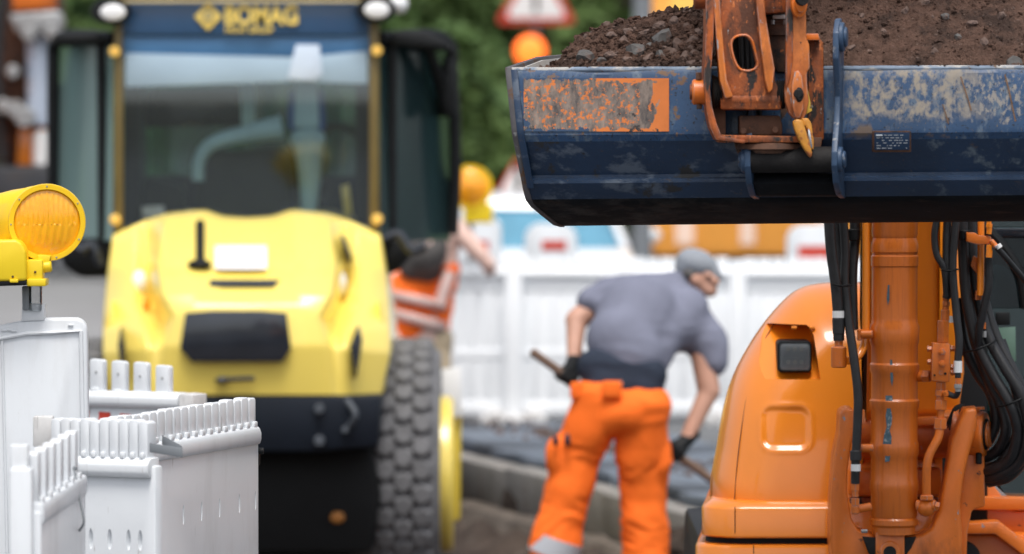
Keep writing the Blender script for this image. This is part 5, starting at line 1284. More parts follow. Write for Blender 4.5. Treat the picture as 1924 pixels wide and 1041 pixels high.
# lifting cylinder
YC2 = 17.93; s_ = sc(YC2); base = Wp(1680, 1003, YC2); pr_ = []
for y, r_ in ((1003, 40), (990, 40), (985, 45), (976, 45), (972, 42), (968, 44), (925, 44), (918, 46), (905, 45.5), (900, 44), (858, 44), (852, 46.5), (832, 46), (826, 44), (792, 44), (770, 44), (764, 46), (752, 47), (748, 44), (702, 43.5), (696, 46.5), (684, 46.5), (680, 44), (648, 44), (642, 46), (612, 47), (606, 44), (596, 43), (500, 43), (498, 44.5), (480, 44.5), (478, 42.5), (474, 42.5), (472, 44.5), (458, 44.5), (446, 41), (440, 43), (250, 43)):
    pr_.append(((1003 - y) / s_, r_ / s_))
bm = B(); lathe(bm, base, (0, 0, 1), pr_, 40); cy = build('lift_cylinder', bm, M['orange_worn'] if False else mat('lift_cylinder_paint', (.62, .150, .014), .36, var=.06, scale=5, coat=.25, bump=.0005, bscale=90, layers=(((.50, .115, .012), 40, .50, .2, .5, (3, 3, .12)), ((.24, .30, .34), 50, .70, .015, .45, (1, 1, .7)), ((.05, .035, .03), 46, .735, .03, .8, ONE))), EX, smooth=30)
bm = B(); cyl(bm, Wp(1680, 260, YC2), Wp(1680, -250, YC2), .034, 24); build('cylinder_rod', bm, M['chrome'], EX)
ep('cylinder_foot', [(1645, 1000), (1700, 1000), (1700, 1075), (1645, 1075)], YC2 - .04, .1, M['orange_worn'], .006)
bm = B(); cyl(bm, Wp(1672, 1036, YC2 - .05), Wp(1672, 1036, YC2 + .05), .033, 24, .004); build('foot_pin', bm, OW, EX)
bm = B(); cyl(bm, Wp(1672, 1038, YC2 - .056), Wp(1672, 1038, YC2), .02, 24); build('pin_hole', bm, M['grease'], EX)
chip = mat('scraped_bluish_metal', (.07, .13, .17), .4, var=.4, scale=60, bump=.001, layers=(((.45, .40, .10), 50, .62, .03, .5, ONE), ((.35, .37, .38), 60, .56, .04, .4, ONE)))
def chipat(pts):
    bm = B(); pp = []
    for x, y in pts:
        c = Wp(1680, y, YC2); X = Wp(x, y, YC2 - .07).x; rr_ = .0752; d_ = X - c.x; pp.append(Vector((X, YC2 - math.sqrt(max(rr_ ** 2 - d_ ** 2, 0)) - .0016, c.z)))
    n_ = len(pp); vs = [bm.verts.new(p) for p in pp]; bm.faces.new(vs); build('paint_scrape', bm, chip, cy, smooth=0)
chipat([(1664, 741), (1676, 741), (1677, 748), (1673, 764), (1676, 780), (1675, 795), (1671, 805), (1675, 818), (1674, 845), (1671, 864), (1663, 866), (1663, 845), (1659, 832), (1661, 815), (1666, 800), (1664, 780), (1667, 760), (1664, 750)])
chipat([(1672, 674), (1676, 674), (1678, 710), (1676, 724), (1673, 712)]); chipat([(1668, 534), (1671, 534), (1671, 562), (1668, 572), (1666, 560)])
# ---------------- swing post (the fork that carries the boom)
YP = 17.98
ep('swing_post', [(1579, 776), (1588, 768), (1606, 768), (1608, 800), (1600, 835), (1593, 880), (1592, 925), (1600, 975), (1614, 998), (1645, 1006), (1645, 1090), (1567, 1090), (1561, 1020), (1562, 940), (1568, 860), (1577, 815)], YP - .06, .22, OW, .012, seg=3)
ep('swing_post', [(1797, 806), (1812, 770), (1836, 766), (1836, 800), (1822, 850), (1810, 900), (1804, 950), (1808, 1000), (1808, 1090), (1700, 1090), (1700, 1008), (1730, 1006), (1752, 994), (1764, 960), (1770, 930), (1783, 860), (1788, 826)], YP - .08, .12, OW, .012, seg=3)
ep('swing_post', [(1815, 770), (1842, 768), (1850, 850), (1851, 952), (1836, 955), (1826, 960), (1818, 1000), (1815, 1090), (1790, 1090), (1800, 950)], YP + .02, .2, OW, .006)
ec('post_boss', (1578, 800, YP + .06), (1606, 802, YP + .06), 31, OW, ch=.006)
d_ = Vector((.957, -.29, 0)); pb = Wp(1815, 815, YP + .05); bm = B(); lathe(bm, pb, d_, [(0, .070), (.058, .072), (.064, .068)], 40); build('post_boss', bm, OW, EX)
bm = B(); lathe(bm, pb + d_ * .062, d_, [(0, .050), (.006, .050), (.008, .044)], 36); build('boss_seal', bm, M['black'], EX)
bm = B(); lathe(bm, pb + d_ * .066, d_, [(0, .041), (.010, .041), (.013, .036)], 36); build('boss_pin', bm, OW, EX)
ec('boss_bolt', (1843, 764, YP), (1843, 770, YP), 8, OW, n=6, ch=.001); ec('grease_nipple', (1839, 850, YP), (1839, 872, YP), 6, M['black'], n=10); ec('boss_bolt', (1618, 998, YP - .08), (1630, 998, YP - .08), 4, M['steel'], n=6, ch=.001)
for pts in ([(1620, 1008), (1645, 1010), (1645, 1048), (1632, 1040)], [(1700, 1010), (1722, 1008), (1712, 1030), (1700, 1045)]): ep('grease_patch', pts, YP - .084, .006, M['grease'], .001)
ec('boom_foot', (1606, 815, 18.22), (1800, 815, 18.22), 46, OW, ch=.008)
ep('cross_beam', [(1600, 884), (1770, 880), (1770, 932), (1598, 932)], 18.20, .2, OW, .012)
ep('cross_beam', [(1595, 934), (1765, 934), (1765, 1010), (1605, 1010)], 18.26, .2, M['orange_dirty'], .01)
ep('cross_beam', [(1718, 784), (1790, 782), (1790, 797), (1718, 800)], 18.1, .04, OW, .004)
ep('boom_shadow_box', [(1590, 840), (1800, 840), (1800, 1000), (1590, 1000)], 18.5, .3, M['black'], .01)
# ---------------- engine hood on the left, lit from above
YH = 18.28
sil = [(1318, 1004), (1319, 952), (1333, 938), (1335, 900), (1340, 870), (1346, 840), (1353, 800), (1361, 762), (1372, 725), (1386, 692), (1404, 660), (1422, 632), (1443, 604), (1466, 578), (1490, 556), (1514, 543), (1540, 537), (1575, 534), (1620, 533)]
S = [Wp(x, y, YH + .3) for x, y in sil[2:]]; S = smoothpts(S, 7)
zb_ = S[0].z; seg2 = [(Vector((a.x, a.z)), Vector((b.x, b.z))) for a, b in zip(S, S[1:])]
def sdist(x, z):
    p = Vector((x, z)); best = 9
    for a, b in seg2:
        ab = b - a; t = max(0, min(1, (p - a).dot(ab) / max(ab.length_squared, 1e-9))); best = min(best, (p - a - ab * t).length)
    return best
XR = Wp(1760, 0, YH + .3).x
def rr_sdf(x, z, c, hx, hz, r):
    qx = abs(x - c[0]) - hx + r; qz = abs(z - c[1]) - hz + r
    return math.hypot(max(qx, 0), max(qz, 0)) + min(max(qx, qz), 0) - r
dc_ = Wp(1478, 806, YH); kx = 1 / sc(YH); dn_c = (dc_.x, dc_.z)
bm = B(); NR = 150; rowsH = []; NS = len(S) - 1
# extra rows: resample the outline evenly
pl = [0]
for a, b in zip(S, S[1:]): pl.append(pl[-1] + (b - a).length)
def onS(t):
    d_ = t * pl[-1]
    for i in range(NS):
        if d_ <= pl[i + 1]: return S[i].lerp(S[i + 1], (d_ - pl[i]) / (pl[i + 1] - pl[i]))
    return S[-1]
for j in range(NR + 1):
    s0 = onS(j / NR * .985); row = []
    for i in range(NR + 1):
        u = (i / NR); u = u * u * .35 + u * .65 if i else 0; x = s0.x + (XR - s0.x) * u; z = s0.z
        d_ = sdist(x, z) if i else 0.0; Rr = .20
        q = 1 - min(d_ / Rr, 1); Y = YH + .30 * (1 - math.sqrt(max(0, 1 - q * q)))
        Y += .20 * max(0, (z - zb_) / .7) ** 1.6
        sd = rr_sdf(x, z, dn_c, 43 * kx, 38 * kx, .032)
        t3 = 1 - min(max((sd + .014) / .022, 0), 1); dep = .009 * t3 * t3 * (3 - 2 * t3); rim_ = .0022 * math.exp(-((sd - .010) / .008) ** 2); Y += dep - rim_
        row.append(bm.verts.new((x, Y, z)))
    rowsH.append(row)
for j in range(NR):
    for i in range(NR): bm.faces.new((rowsH[j][i], rowsH[j][i + 1], rowsH[j + 1][i + 1], rowsH[j + 1][i]))
# close it towards the back so that it is a solid shell
ringv = [r_[0] for r_ in rowsH] + rowsH[-1][1:] + [r_[-1] for r_ in rowsH[:-1]][::-1] + rowsH[0][1:-1][::-1]
bk = [bm.verts.new((XR + (v.co.x - XR) * .90, YH + 1.3, zb_ + (v.co.z - zb_) * .90)) for v in ringv]
for i in range(len(ringv)): k_ = (i + 1) % len(ringv); bm.faces.new((ringv[i], ringv[k_], bk[k_], bk[i]))
bm.faces.new(bk)
ct = B(); extr(ct, [Wp(x, y, YH - .3) for x, y in ((1434, 724), (1441, 680), (1447, 645), (1452, 628), (1460, 622), (1470, 621), (1530, 621), (1538, 627), (1543, 640), (1548, 680), (1554, 724))], (0, .9, 0))
zt0, zt1 = Wp(0, 724, YH).z, Wp(0, 621, YH).z
for v in ct.verts:
    if v.co.y > YH: v.co.y = YH + .115 + .25 * (v.co.z - zt0) / (zt1 - zt0)
hood = build('engine_hood', boolean(bm, ct), M['orange'], EX, smooth=32)
# lamp in its recess
lm = B(); prism(lm, rrect(1461, 641, 1525, 700, 8), YH + .13, .18, .004); wl = build('work_lamp', lm, M['black'], EX)
lm = B(); prism(lm, rrect(1467, 647, 1520, 694, 5), YH + .124, .004, .001); build('lamp_reflector', lm, M['grey_paint'], wl)
for i in range(3):
    for j in range(2): 
        lm = B(); a = Wp(1481 + i * 12.5, 656 + j * 24, YH + .124); cyl(lm, a, a - Vector((0, .004, 0)), .0072, 14); build('led', lm, M['led'], wl)
lm = B(); prism(lm, [(1468, 672), (1519, 672), (1519, 675), (1468, 675)], YH + .120, .003, .0005); build('lamp_divider', lm, M['grey_paint'], wl)
lm = B(); prism(lm, rrect(1465, 645, 1522, 696, 6), YH + .116, .002); build('lamp_glass', lm, M['lens'], wl)
for x in (1492, 1526): ec('hood_bolt', (x - 5, 616, YH + .16), (x + 5, 616, YH + .16), 3.5, M['orange'], n=10, ch=.001)
# seam line following the rounded corner
def hoodY(x, z):
    d_ = sdist(x, z); q = 1 - min(d_ / .20, 1); return YH + .30 * (1 - math.sqrt(max(0, 1 - q * q))) + .20 * max(0, (z - zb_) / .7) ** 1.6
sp = []
for x, y in ((1540, 548), (1510, 556), (1478, 580), (1450, 615), (1425, 665), (1406, 730), (1394, 800), (1385, 870), (1380, 938)):
    w_ = Wp(x, y, YH + .1); Y = hoodY(w_.x, w_.z); w_ = Wp(x, y, Y); sp.append(w_ - Vector((0, .0035, 0)))
bm = B(); tube(bm, smoothpts(sp, 8), .0016, 6, 0); build('hood_seam', bm, mat('seam_shadow_gap', (.12, .03, .004), .6), EX)
# belt below the hood, dark gap, and the next cover
def planloft(levels, name, m, depth=1.2, rc=.13):
    bm = B(); rings = []
    for (pxl, py, yo) in levels:
        w_ = Wp(pxl, py, YH + .12); z = w_.z; xl = w_.x; r_ = []
        for q in range(11):
            a = R(180 + 9 * q); r_.append(bm.verts.new((xl + rc + rc * math.cos(a), YH + yo + rc + rc * math.sin(a), z)))
        r_.append(bm.verts.new((XR, YH + yo, z))); r_.append(bm.verts.new((XR, YH + depth, z))); r_.append(bm.verts.new((xl + .07, YH + depth, z))); rings.append(r_)
    for a, b in zip(rings, rings[1:]):
        for j in range(len(a)): k_ = (j + 1) % len(a); bm.faces.new((a[j], a[k_], b[k_], b[j]))
    bm.faces.new(rings[0]); bm.faces.new(rings[-1]); return build(name, bm, m, EX, smooth=40)
planloft([(1321, 1004, -.040), (1318, 1001, -.044), (1318, 952, -.040), (1321, 947, -.036), (1333, 939, -.012), (1336, 936, .0)], 'hood_belt', M['orange'])
planloft([(1326, 1020, .0), (1326, 1000, .0)], 'gap_liner', M['black'])
planloft([(1306, 1200, -.05), (1306, 1024, -.05), (1310, 1018, -.045), (1316, 1016, -.03)], 'lower_cover', M['orange'])
bm = B(); w1 = [Wp(x, y, YH - .041) for x, y in ((1381, 952), (1381, 1002))]; tube(bm, w1, .0014, 6, 0); w1 = [Wp(x, y, YH - .050) for x, y in ((1416, 1024), (1416, 1100))]; tube(bm, w1, .0014, 6, 0); build('hood_seam', bm, M['grease'], EX)
# ---------------- hoses and fittings on the left of the boom
RB = M['rubber']; k1 = 1 / sc(17.9)
Y1 = 17.86
et('hose', [(1557, 395, Y1), (1562, 470, Y1), (1570, 530, Y1), (1575, 590, Y1), (1576, 640, Y1)], 10.5 * k1, RB, n=16)
et('hose', [(1583, 395, Y1 + .03), (1588, 470, Y1 + .03), (1587, 530, Y1 + .02), (1594, 600, Y1), (1604, 670, Y1 - .03), (1612, 740, Y1 - .04), (1611, 800, Y1 - .04), (1608, 860, Y1 - .04), (1607, 908, Y1 - .03)], 8.5 * k1, RB, n=16)
et('hose', [(1606, 395, Y1 + .08), (1606, 450, Y1 + .08), (1601, 520, Y1 + .07), (1603, 620, Y1 + .07)], 10 * k1, RB, n=16)
et('hose', [(1570, 395, Y1 + .06), (1578, 470, Y1 + .06), (1580, 530, Y1 + .05)], 9 * k1, RB, n=16)
et('hose_tie', [(1563, 533, Y1 - .02), (1580, 537, Y1 - .025), (1600, 536, Y1)], .0035, M['black'], n=8)
for x, y0, y1, r_, Y in ((1575, 584, 597, 11.2, Y1), (1608, 872, 885, 9.2, Y1 - .038)): ec('hose_label', (x, y0, Y), (x, y1, Y), r_, M['sticker'], ch=0)
ec('hose_sleeve', (1608, 846, Y1 - .04), (1608, 866, Y1 - .04), 11, RB); ec('hose_sleeve', (1603, 430, Y1 + .07), (1603, 452, Y1 + .07), 13, M['black'])
ec('hose_sleeve', (1575, 597, Y1), (1576, 628, Y1), 11.6, RB)
for y0, y1, r_ in ((628, 640, 10), (640, 650, 9)): ec('fitting', (1576, y0, Y1), (1576, y1, Y1), r_, OW, n=6, ch=.001)
ec('fitting_body', (1576, 651, Y1), (1576, 691, Y1), 14.5, OW, ch=.004)
et('steel_pipe', [(1590, 678, Y1), (1604, 676, Y1 + .02), (1618, 662, Y1 + .04), (1625, 640, Y1 + .05), (1627, 600, Y1 + .05), (1627, 380, Y1 + .05)], 7.5 * k1, M['orange'], n=16)
ec('pipe_clamp', (1616, 628, Y1 + .03), (1640, 628, Y1 + .03), 8, OW); ec('pipe_clamp', (1615, 618, Y1 + .03), (1615, 640, Y1 + .03), 5, OW, n=8)
ec('pipe_stub', (1616, 842, Y1 - .01), (1640, 842, Y1), 8, OW)
for y0, y1, r_ in ((908, 922, 8), (922, 934, 6.5), (936, 950, 8.5)): ec('fitting', (1607, y0, Y1 - .03), (1607, y1, Y1 - .03), r_, OW, n=6, ch=.001)
ec('fitting', (1604, 958, Y1 - .02), (1636, 952, Y1), 8, OW, ch=.002); ec('fitting_body', (1607, 950, Y1 - .03), (1607, 966, Y1 - .03), 8, OW)
# ---------------- right of the cylinder: valve block, pipes, hoses
Y2 = 17.84
bm = B(); prism(bm, [(1752, 644), (1786, 646), (1784, 718), (1750, 716)], Y2, .06, .004); vb = build('valve_block', bm, OW, EX)
for y in (661, 683):
    bm = B(); a = Wp(1770, y, Y2); cyl(bm, a, a - Vector((0, .012, 0)), .0115, 6, .001); cyl(bm, a - Vector((0, .012, 0)), a - Vector((0, .018, 0)), .006, 12, .001); build('screw', bm, OW, vb)
for x, y, r_ in ((1756, 705, 2), (1776, 702, 2.5), (1768, 700, 4)):
    bm = B(); a = Wp(x, y, Y2); cyl(bm, a, a - Vector((0, .003, 0)), r_ * k1, 12); build('plug', bm, M['grease'] if r_ < 3 else OW, vb)
for x0, x1, y in ((1742, 1752, 656), (1742, 1752, 680), (1786, 1794, 655), (1786, 1794, 690), (1786, 1796, 700)): ec('plug', (x0, y, Y2 + .03), (x1, y, Y2 + .03), 6, OW, n=6, ch=.001)
for y0, y1, r_, x in ((556, 566, 6, 1778), (566, 575, 7.5, 1778), (575, 582, 6, 1777), (582, 602, 9, 1776), (602, 644, 12, 1772), (718, 732, 10, 1768), (732, 744, 12, 1768), (744, 752, 8, 1767), (752, 770, 12, 1768), (770, 786, 7, 1768), (786, 806, 13, 1767)):
    ec('fitting', (x, y0, Y2 + .03), (x - .5, y1, Y2 + .03), r_, OW, n=6 if r_ > 7 else 16, ch=.0015)
ec('fitting', (1775, 734, Y2 + .01), (1779, 745, Y2 + .01), 6, OW, n=6)
et('steel_pipe', [(1767, 800, Y2 + .03), (1762, 824, Y2 + .02), (1746, 855, Y2 + .01), (1741, 885, Y2 + .01), (1741, 935, Y2 + .02)], 8.3 * k1, M['orange_worn'], n=18)
ec('fitting', (1741, 930, Y2 + .02), (1741, 940, Y2 + .02), 14, OW, n=6)
bm = B(); ball(bm, Wp(1740, 954, Y2 + .03), 17 * k1, sub=3); cyl(bm, Wp(1722, 950, Y2 + .04), Wp(1758, 950, Y2 + .02), 11 * k1, 20, .003); cyl(bm, Wp(1756, 950, Y2 + .02), Wp(1764, 952, Y2 + .02), 9 * k1, 6, .001); build('elbow_fitting', bm, OW, EX)
ec('pipe_stub', (1718, 707, YC2), (1747, 707, YC2 - .03), 10.5, OW, ch=.003); ec('pipe_stub', (1734, 707, YC2 - .02), (1748, 707, YC2 - .03), 12, OW, n=6)
et('hose', [(1764, 395, Y2), (1756, 440, Y2), (1760, 478, Y2), (1774, 506, Y2), (1779, 556, Y2 + .02)], 6.5 * k1, RB, n=14)
et('hose', [(1782, 395, Y2 + .02), (1779, 440, Y2 + .02), (1779, 500, Y2 + .01), (1784, 530, Y2 + .02), (1778, 560, Y2 + .03)], 8 * k1, RB, n=14)
et('hose', [(1798, 395, Y2), (1794, 440, Y2), (1790, 505, Y2), (1796, 580, Y2), (1802, 640, Y2 - .01), (1800, 678, Y2 - .01)], 7.5 * k1, RB, n=14)
et('hose_tie', [(1768, 506, Y2 - .02), (1784, 509, Y2 - .03), (1800, 506, Y2 - .01)], .003, M['black'], n=8)
ec('hose_label', (1800, 678, Y2 - .01), (1800, 700, Y2 - .01), 8, M['sticker'], ch=0); ec('hose_label', (1788, 594, Y2 + .03), (1788, 606, Y2 + .03), 6, M['sticker'], ch=0)
for y0, y1, r_, m_ in ((700, 710, 6.5, RB), (710, 722, 6, OW), (722, 730, 8, M['steel']), (730, 736, 6, M['steel'])): ec('fitting', (1800, y0, Y2 - .01), (1800, y1, Y2 - .01), r_, m_, n=6, ch=.001)
et('hose', [(1800, 736, Y2 - .01), (1796, 744, Y2), (1786, 742, Y2 + .01), (1778, 738, Y2 + .02)], 5.5 * k1, RB, n=12)
# wiring loom and torn tape by the post
for i in range(3): et('cable', [(1778 + i * 3, 800 + i * 4, Y2 + .05), (1786 + i * 2, 780 - i * 3, Y2 + .04), (1794 + i, 765 + i * 3, Y2 + .05), (1804 + i * 4, 760, Y2 + .08)], .0028, M['grease'], n=6)
# big loop of hoses
loops = [
 [(1808, 395, 0), (1810, 470, 0), (1816, 560, 0), (1834, 640, 0), (1866, 705, -.02), (1898, 760, -.04), (1912, 812, -.02), (1898, 862, .02), (1860, 884, .08), (1835, 880, .14)],
 [(1822, 395, .02), (1826, 470, .02), (1836, 550, .02), (1856, 630, 0), (1888, 690, -.03), (1920, 745, -.05), (1932, 810, -.03), (1915, 868, .02), (1868, 896, .08), (1840, 894, .14)],
 [(1830, 395, .05), (1834, 480, .05), (1848, 560, .04), (1872, 635, .02), (1905, 700, .0), (1936, 770, .0), (1934, 840, .02), (1900, 892, .06), (1858, 906, .12)],
 [(1815, 420, .07), (1818, 520, .07), (1828, 620, .07), (1852, 700, .06), (1880, 760, .06), (1890, 810, .06), (1870, 850, .1), (1835, 862, .14)],
 [(1800, 560, .1), (1810, 640, .1), (1836, 700, .1), (1862, 740, .1), (1872, 790, .1), (1856, 830, .12), (1830, 845, .16)],
 [(1880, 640, .10), (1900, 700, .08), (1915, 760, .08), (1910, 820, .08), (1880, 870, .1), (1850, 880, .16)]]
for L_p in loops: et('hose', [(x, y, 17.92 + d) for x, y, d in L_p], 10.5 * k1, RB, n=16)
for x, y in ((1846, 652), (1905, 755)):
    bm = B(); tube(bm, [Wp(x - 34, y + 10, 17.90), Wp(x - 8, y + 4, 17.85), Wp(x + 18, y - 8, 17.86), Wp(x + 26, y - 14, 17.92)], .0032, 8); build('hose_tie', bm, M['black'], EX)
et('hose', [(1857, 484, Y2 + .02), (1858, 530, Y2 + .02), (1850, 575, Y2 + .03), (1840, 620, Y2 + .05), (1838, 660, Y2 + .08)], 7.5 * k1, RB, n=14)
ec('hose_sleeve', (1812, 432, Y2 + .05), (1812, 450, Y2 + .05), 12, M['black'])
et('steel_pipe', [(1843, 390, Y2 + .05), (1843, 470, Y2 + .05), (1842, 555, Y2 + .05)], 6.5 * k1, M['orange'], n=14)
et('steel_pipe', [(1826, 390, Y2 + .14), (1828, 480, Y2 + .14)], 8 * k1, M['orange'], n=14)
bm = B(); prism(bm, [(1816, 437), (1832, 437), (1838, 442), (1862, 444), (1864, 458), (1838, 460), (1816, 454)], Y2, .035, .003); build('pipe_bracket', bm, OW, EX)
bm = B(); prism(bm, [(1830, 480), (1840, 486), (1842, 505), (1836, 515), (1824, 500)], Y2 + .06, .04, .003); prism(bm, [(1834, 546), (1846, 546), (1844, 564), (1832, 564)], Y2 + .05, .04, .003); build('pipe_bracket', bm, OW, EX)
for y0, y1, r_ in ((412, 420, 5), (420, 428, 6.5), (428, 440, 5.5), (460, 470, 6), (470, 484, 6.5)): ec('fitting', (1859, y0, Y2), (1858, y1, Y2), r_, M['orange'], n=6, ch=.001)
ec('fitting', (1862, 452, Y2), (1874, 466, Y2 - .01), 5, OW, ch=.001)
ec('hose_label', (1874, 460, Y2 - .02), (1878, 466, Y2 - .02), 6.5, M['sticker'], ch=0)
et('hose', [(1872, 464, Y2 - .02), (1890, 484, Y2), (1910, 508, Y2 + .03), (1945, 550, Y2 + .1)], 5.5 * k1, RB, n=12)
for x, y in ((1848, 606), (1849, 622)): ec('fitting', (x, y, Y2 + .06), (x, y + 12, Y2 + .06), 5, OW if y < 610 else M['steel'], n=6, ch=.001)
# ---------------- cab on the right
YG = 18.75; xw0 = Wp(1838, 0, YG).x; xw1 = xw0 + 1.0; za = Wp(0, 962, YG).z; zt_ = 2.72
cab = empty('x', (0, 0, 0), 'x', 'x'); bpy.data.objects.remove(cab)
bm = B(); box(bm, ((xw0 + xw1) / 2, YG + .75, .62), (1.0, 1.5, .5), .03); build('cab_base', bm, M['orange'], EX)
bm = B()
for (x, y) in ((xw0, YG), (xw1, YG), (xw0, YG + 1.4), (xw1, YG + 1.4)): box(bm, (x, y, (za + zt_) / 2), (.05, .05, zt_ - za), .01)
for y in (YG, YG + 1.4): box(bm, ((xw0 + xw1) / 2, y, zt_), (1.05, .06, .06), .01)
box(bm, ((xw0 + xw1) / 2, YG + .7, zt_ + .03), (1.06, 1.5, .06), .02); build('cab_frame', bm, M['black'], EX)
ep('cab_crossbar', [(1858, 428), (2300, 428), (2300, 446), (1858, 446)], YG - .03, .05, M['grille'], .006)
ep('windscreen', [(1842, -140), (2270, -140), (2270, 426), (1842, 426)], YG, .006, M['glass_green'], 0)
ep('windscreen', [(1842, 448), (2270, 448), (2270, 962), (1842, 962)], YG, .006, M['glass_dark'], 0)
ep('lower_window', [(1848, 582), (1856, 580), (2200, 578), (2200, 880), (1924, 958), (1905, 955), (1870, 900), (1850, 840)], YG - .04, .006, M['glass_green'], 0)
for x0, m_ in ((1848, M['black']),): ep('cab_pillar', [(x0 - 14, 400), (x0, 400), (x0, 960), (x0 - 14, 960)], YG - .02, .06, m_, .006)
bm = B(); tube(bm, [Wp(1845, 420, YG - .03), Wp(1890, 470, YG - .03), Wp(1918, 520, YG - .03), Wp(1928, 580, YG - .03)], .018, 10); build('cab_curved_frame', bm, M['black'], EX)
bm = B(); prism(bm, [(1862, 500), (1890, 498), (1912, 530), (1930, 590), (1930, 760), (1856, 760), (1856, 560)], YG + .5, .14, .05, seg=4); build('seat', bm, mat('grey_seat', (.07, .072, .08), .9, var=.2), EX)
bm = B(); box(bm, ((xw0 + xw1) / 2, YG + 1.35, 1.35), (.9, .04, .9), .01); build('rear_panel', bm, M['black'], EX)
ep('pane_sticker', [(1869, 616), (1908, 614), (1909, 679), (1871, 680)], YG - .046, .003, mat('green_grey_label', (.10, .18, .14), .4), .001)
ep('pane_latch', [(1871, 587), (1898, 587), (1898, 611), (1871, 611)], YG - .05, .008, M['black'], .003)
ep('pane_latch', [(1848, 592), (1864, 592), (1866, 612), (1850, 616)], YG - .055, .012, M['black'], .004)
ep('wiper', [(1856, 908), (1862, 905), (1890, 930), (1912, 962), (1905, 965), (1882, 938)], YG - .09, .02, M['grey_paint'], .003)
# deck under the cab
ep('deck', [(1810, 904), (1850, 904), (1862, 906), (1905, 960), (2300, 962), (2300, 1010), (1810, 1010)], YG - .12, .6, M['orange_worn'], .006)
ep('deck', [(1818, 932), (1930, 936), (2300, 940), (2300, 964), (1818, 958)], YG - .16, .1, M['orange_worn'], .006)
ep('deck_brace', [(1812, 984), (1878, 980), (1945, 1030), (1945, 1060), (1870, 1004), (1812, 1004)], YG - .30, .12, M['orange_worn'], .006)
ep('lower_body', [(1700, 1004), (2300, 1004), (2300, 1230), (1700, 1230)], YG - .24, .8, M['orange_worn'], .01)
bm = B(); cyl(bm, Wp(1808, 1050, YG - .28), Wp(1808, 1050, YG - .2), 36 * k1, 30, .004); build('hose_port', bm, M['black'], EX)
# undercarriage
cx_ = ex0.x + .1
bm = B(); cyl(bm, (cx_, 19.3, .38), (cx_, 19.3, .62), .45, 36, .01); build('slew_ring', bm, M['black'], EX)
bm = B(); box(bm, (cx_, 19.3, .36), (1.1, 1.2, .22), .03); build('carbody', bm, M['orange_worn'], EX)
for dx in (-.50, .60):
    bm = B(); pts = [(cx_ + dx - .2, 19.3 + 1.05 * math.cos(R(a)) * 1.0 + (.0), .27 + .26 * math.sin(R(a))) for a in range(0, 360, 15)]
    pts = []
    for a in range(-90, 91, 15): pts.append((cx_ + dx - .2, 20.3 + .26 * math.cos(R(a)), .23 + .26 * math.sin(R(a))))
    for a in range(90, 271, 15): pts.append((cx_ + dx - .2, 18.75 + .26 * math.cos(R(a)), .23 + .26 * math.sin(R(a))))
    extr(bm, pts, (.4, 0, 0), .01); build('track', bm, M['black'], EX)

# ============================================================ SOIL IN THE BUCKET
def topz(x):
    P_ = [(0, -.03), (.09, .02), (.13, .10), (.2, .135), (.3, .15), (.42, .172), (.52, .19), (.6, .20), (.9, .24), (1.2, .245), (1.35, .225), (1.5, .19), (1.62, .12), (1.78, -.01)]
    for (a, b), (c, d) in zip(P_, P_[1:]):
        if x <= c: t = (x - a) / (c - a); return b + (d - b) * t
    return -.01
bm = B(); NXs, NYs = 420, 120; gs = []
def soilz(x, y):
    t = min(max((y - .02) / .40, 0), 1); t2 = 1 if y < .6 else 1 - ((y - .6) / .42) ** 2 * .8
    h = -.004 + (topz(x) + .004) * (t ** .8) * t2 
    p = Vector((x, y, 0))
    h += .014 * noise.noise(p * 9) + .012 * noise.noise(p * 22) + .010 * noise.noise(p * 48) + .008 * (noise.noise(p * 80) - .5 * abs(noise.noise(p * 120))) + .004 * noise.noise(p * 190)
    e = min(x, BW - x); 
    if y < .05: h = min(h, .012 - .02 + .4 * y)
    return h
for j in range(NYs + 1):
    y = .018 + .98 * (j / NYs) ** 1.15; row = []
    for i in range(NXs + 1):
        x = .012 + (BW - .03) * i / NXs; dx_ = .004 * noise.noise(Vector((x * 60, y * 60, 3))); row.append(bm.verts.new(Lb(x + dx_, y, soilz(x, y))))
    gs.append(row)
for j in range(NYs):
    for i in range(NXs): bm.faces.new((gs[j][i], gs[j][i + 1], gs[j + 1][i + 1], gs[j + 1][i]))
base = Lb(BW / 2, .5, -.2)
sh_ = build('soil_heap', bm, M['soil'], base=base, smooth=80); tag(sh_, kind='stuff')
bm = B(); rn = random.Random(21)
for i in range(3600):
    x = rn.uniform(.10, BW - .03) if i % 3 else rn.uniform(.12, .72); y = .03 + .5 * rn.random() ** 1.2
    rr_ = rn.uniform(.003, .009) if rn.random() < .85 else rn.uniform(.009, .018)
    if x > .8: rr_ *= .75
    if i % 19 == 0: x = rn.uniform(.30, .72); rr_ = rn.uniform(.010, .021)
    z = soilz(x, y)
    rock(bm, Lb(x, y, z + rr_ * .2), rr_, i, mi=0 if rn.random() < .93 else 1, flat=rn.uniform(.5, .9))
for i in range(90):   # crumbs lying on the rim
    x = rn.uniform(.12, BW - .05); rr_ = rn.uniform(.003, .006); rock(bm, Lb(x, rn.uniform(.0, .015), .010 + rr_ * .3), rr_, 9000 + i)
cr = build('soil_clods', bm, [M['soil'], M['stone_brown']], base=base, smooth=0); tag(cr, kind='stuff')
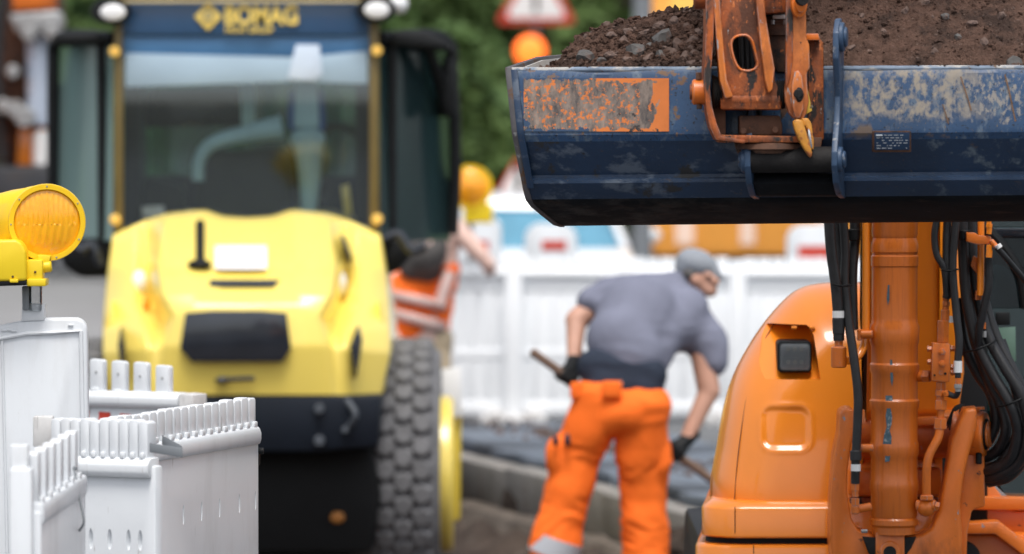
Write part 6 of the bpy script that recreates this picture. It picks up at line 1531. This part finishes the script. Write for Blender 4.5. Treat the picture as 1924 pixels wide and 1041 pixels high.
# larger stones one can tell apart, mostly on the left shoulder of the heap
stones = [(1251, 70, 24, 0), (1195, 96, 22, 0), (1225, 84, 15, 0), (1100, 108, 20, 0), (1170, 78, 14, 1), (1275, 84, 17, 1), (1300, 76, 14, 1), (1262, 100, 16, 1), (1240, 104, 14, 0), (1286, 108, 15, 1), (1308, 100, 13, 1), (1218, 108, 13, 1), (1147, 104, 12, 1), (1290, 56, 15, 1), (1312, 60, 12, 1), (1268, 40, 14, 1), (1240, 48, 12, 1), (1130, 112, 10, 0), (1180, 112, 12, 1), (1300, 120, 11, 1), (1320, 118, 10, 1), (1210, 60, 12, 1), (1180, 60, 10, 1), (1150, 66, 10, 1), (1050, 76, 9, 1), (1100, 70, 9, 1),
          (1738, 6, 12, 1), (1775, 30, 10, 0), (1826, 42, 10, 1), (1905, 120, 18, 0), (1756, 96, 9, 1), (1700, 20, 9, 1), (1660, 60, 8, 1), (1850, 78, 10, 1), (1620, 30, 8, 1), (1800, 70, 8, 0), (1880, 30, 9, 1), (1600, 90, 8, 1)]
for i, (x, y, rp_, k) in enumerate(stones):
    # walk along the view ray to the heap's surface
    best = None
    for q in range(140):
        Y = 16.2 + q * .007; w_ = Wp(x, y + rp_ * .2, Y); rel = w_ - O; lx = rel.dot(bxv); ly = rel.dot(byv)
        if ly > .015 and w_.z - O.z <= soilz(lx, ly): best = w_; break
    if best is None: continue
    r_ = rp_ / sc(best.y) * 1.15
    bm = B(); rock(bm, best, r_, 500 + i * 7, flat=.8, sub=2)
    o_ = build('stone', bm, M['stone_dark'] if k == 0 else M['stone_brown'], base=best, smooth=0)
    side = 'left part' if x < 1340 else 'right part'
    names = {0: 'largest grey angular stone on the soil heap, left of the orange arm', 1: 'big dark stone in the middle of the left part of the soil heap', 3: 'dark grey stone just above the left end of the bucket rim', 29: 'dark stone resting on the bucket rim at the right edge'}
    tag(o_, names.get(i, ('dark grey' if k == 0 else 'brown') + ' angular stone embedded in the %s of the soil heap' % side), 'stone', 'stones in the soil heap')
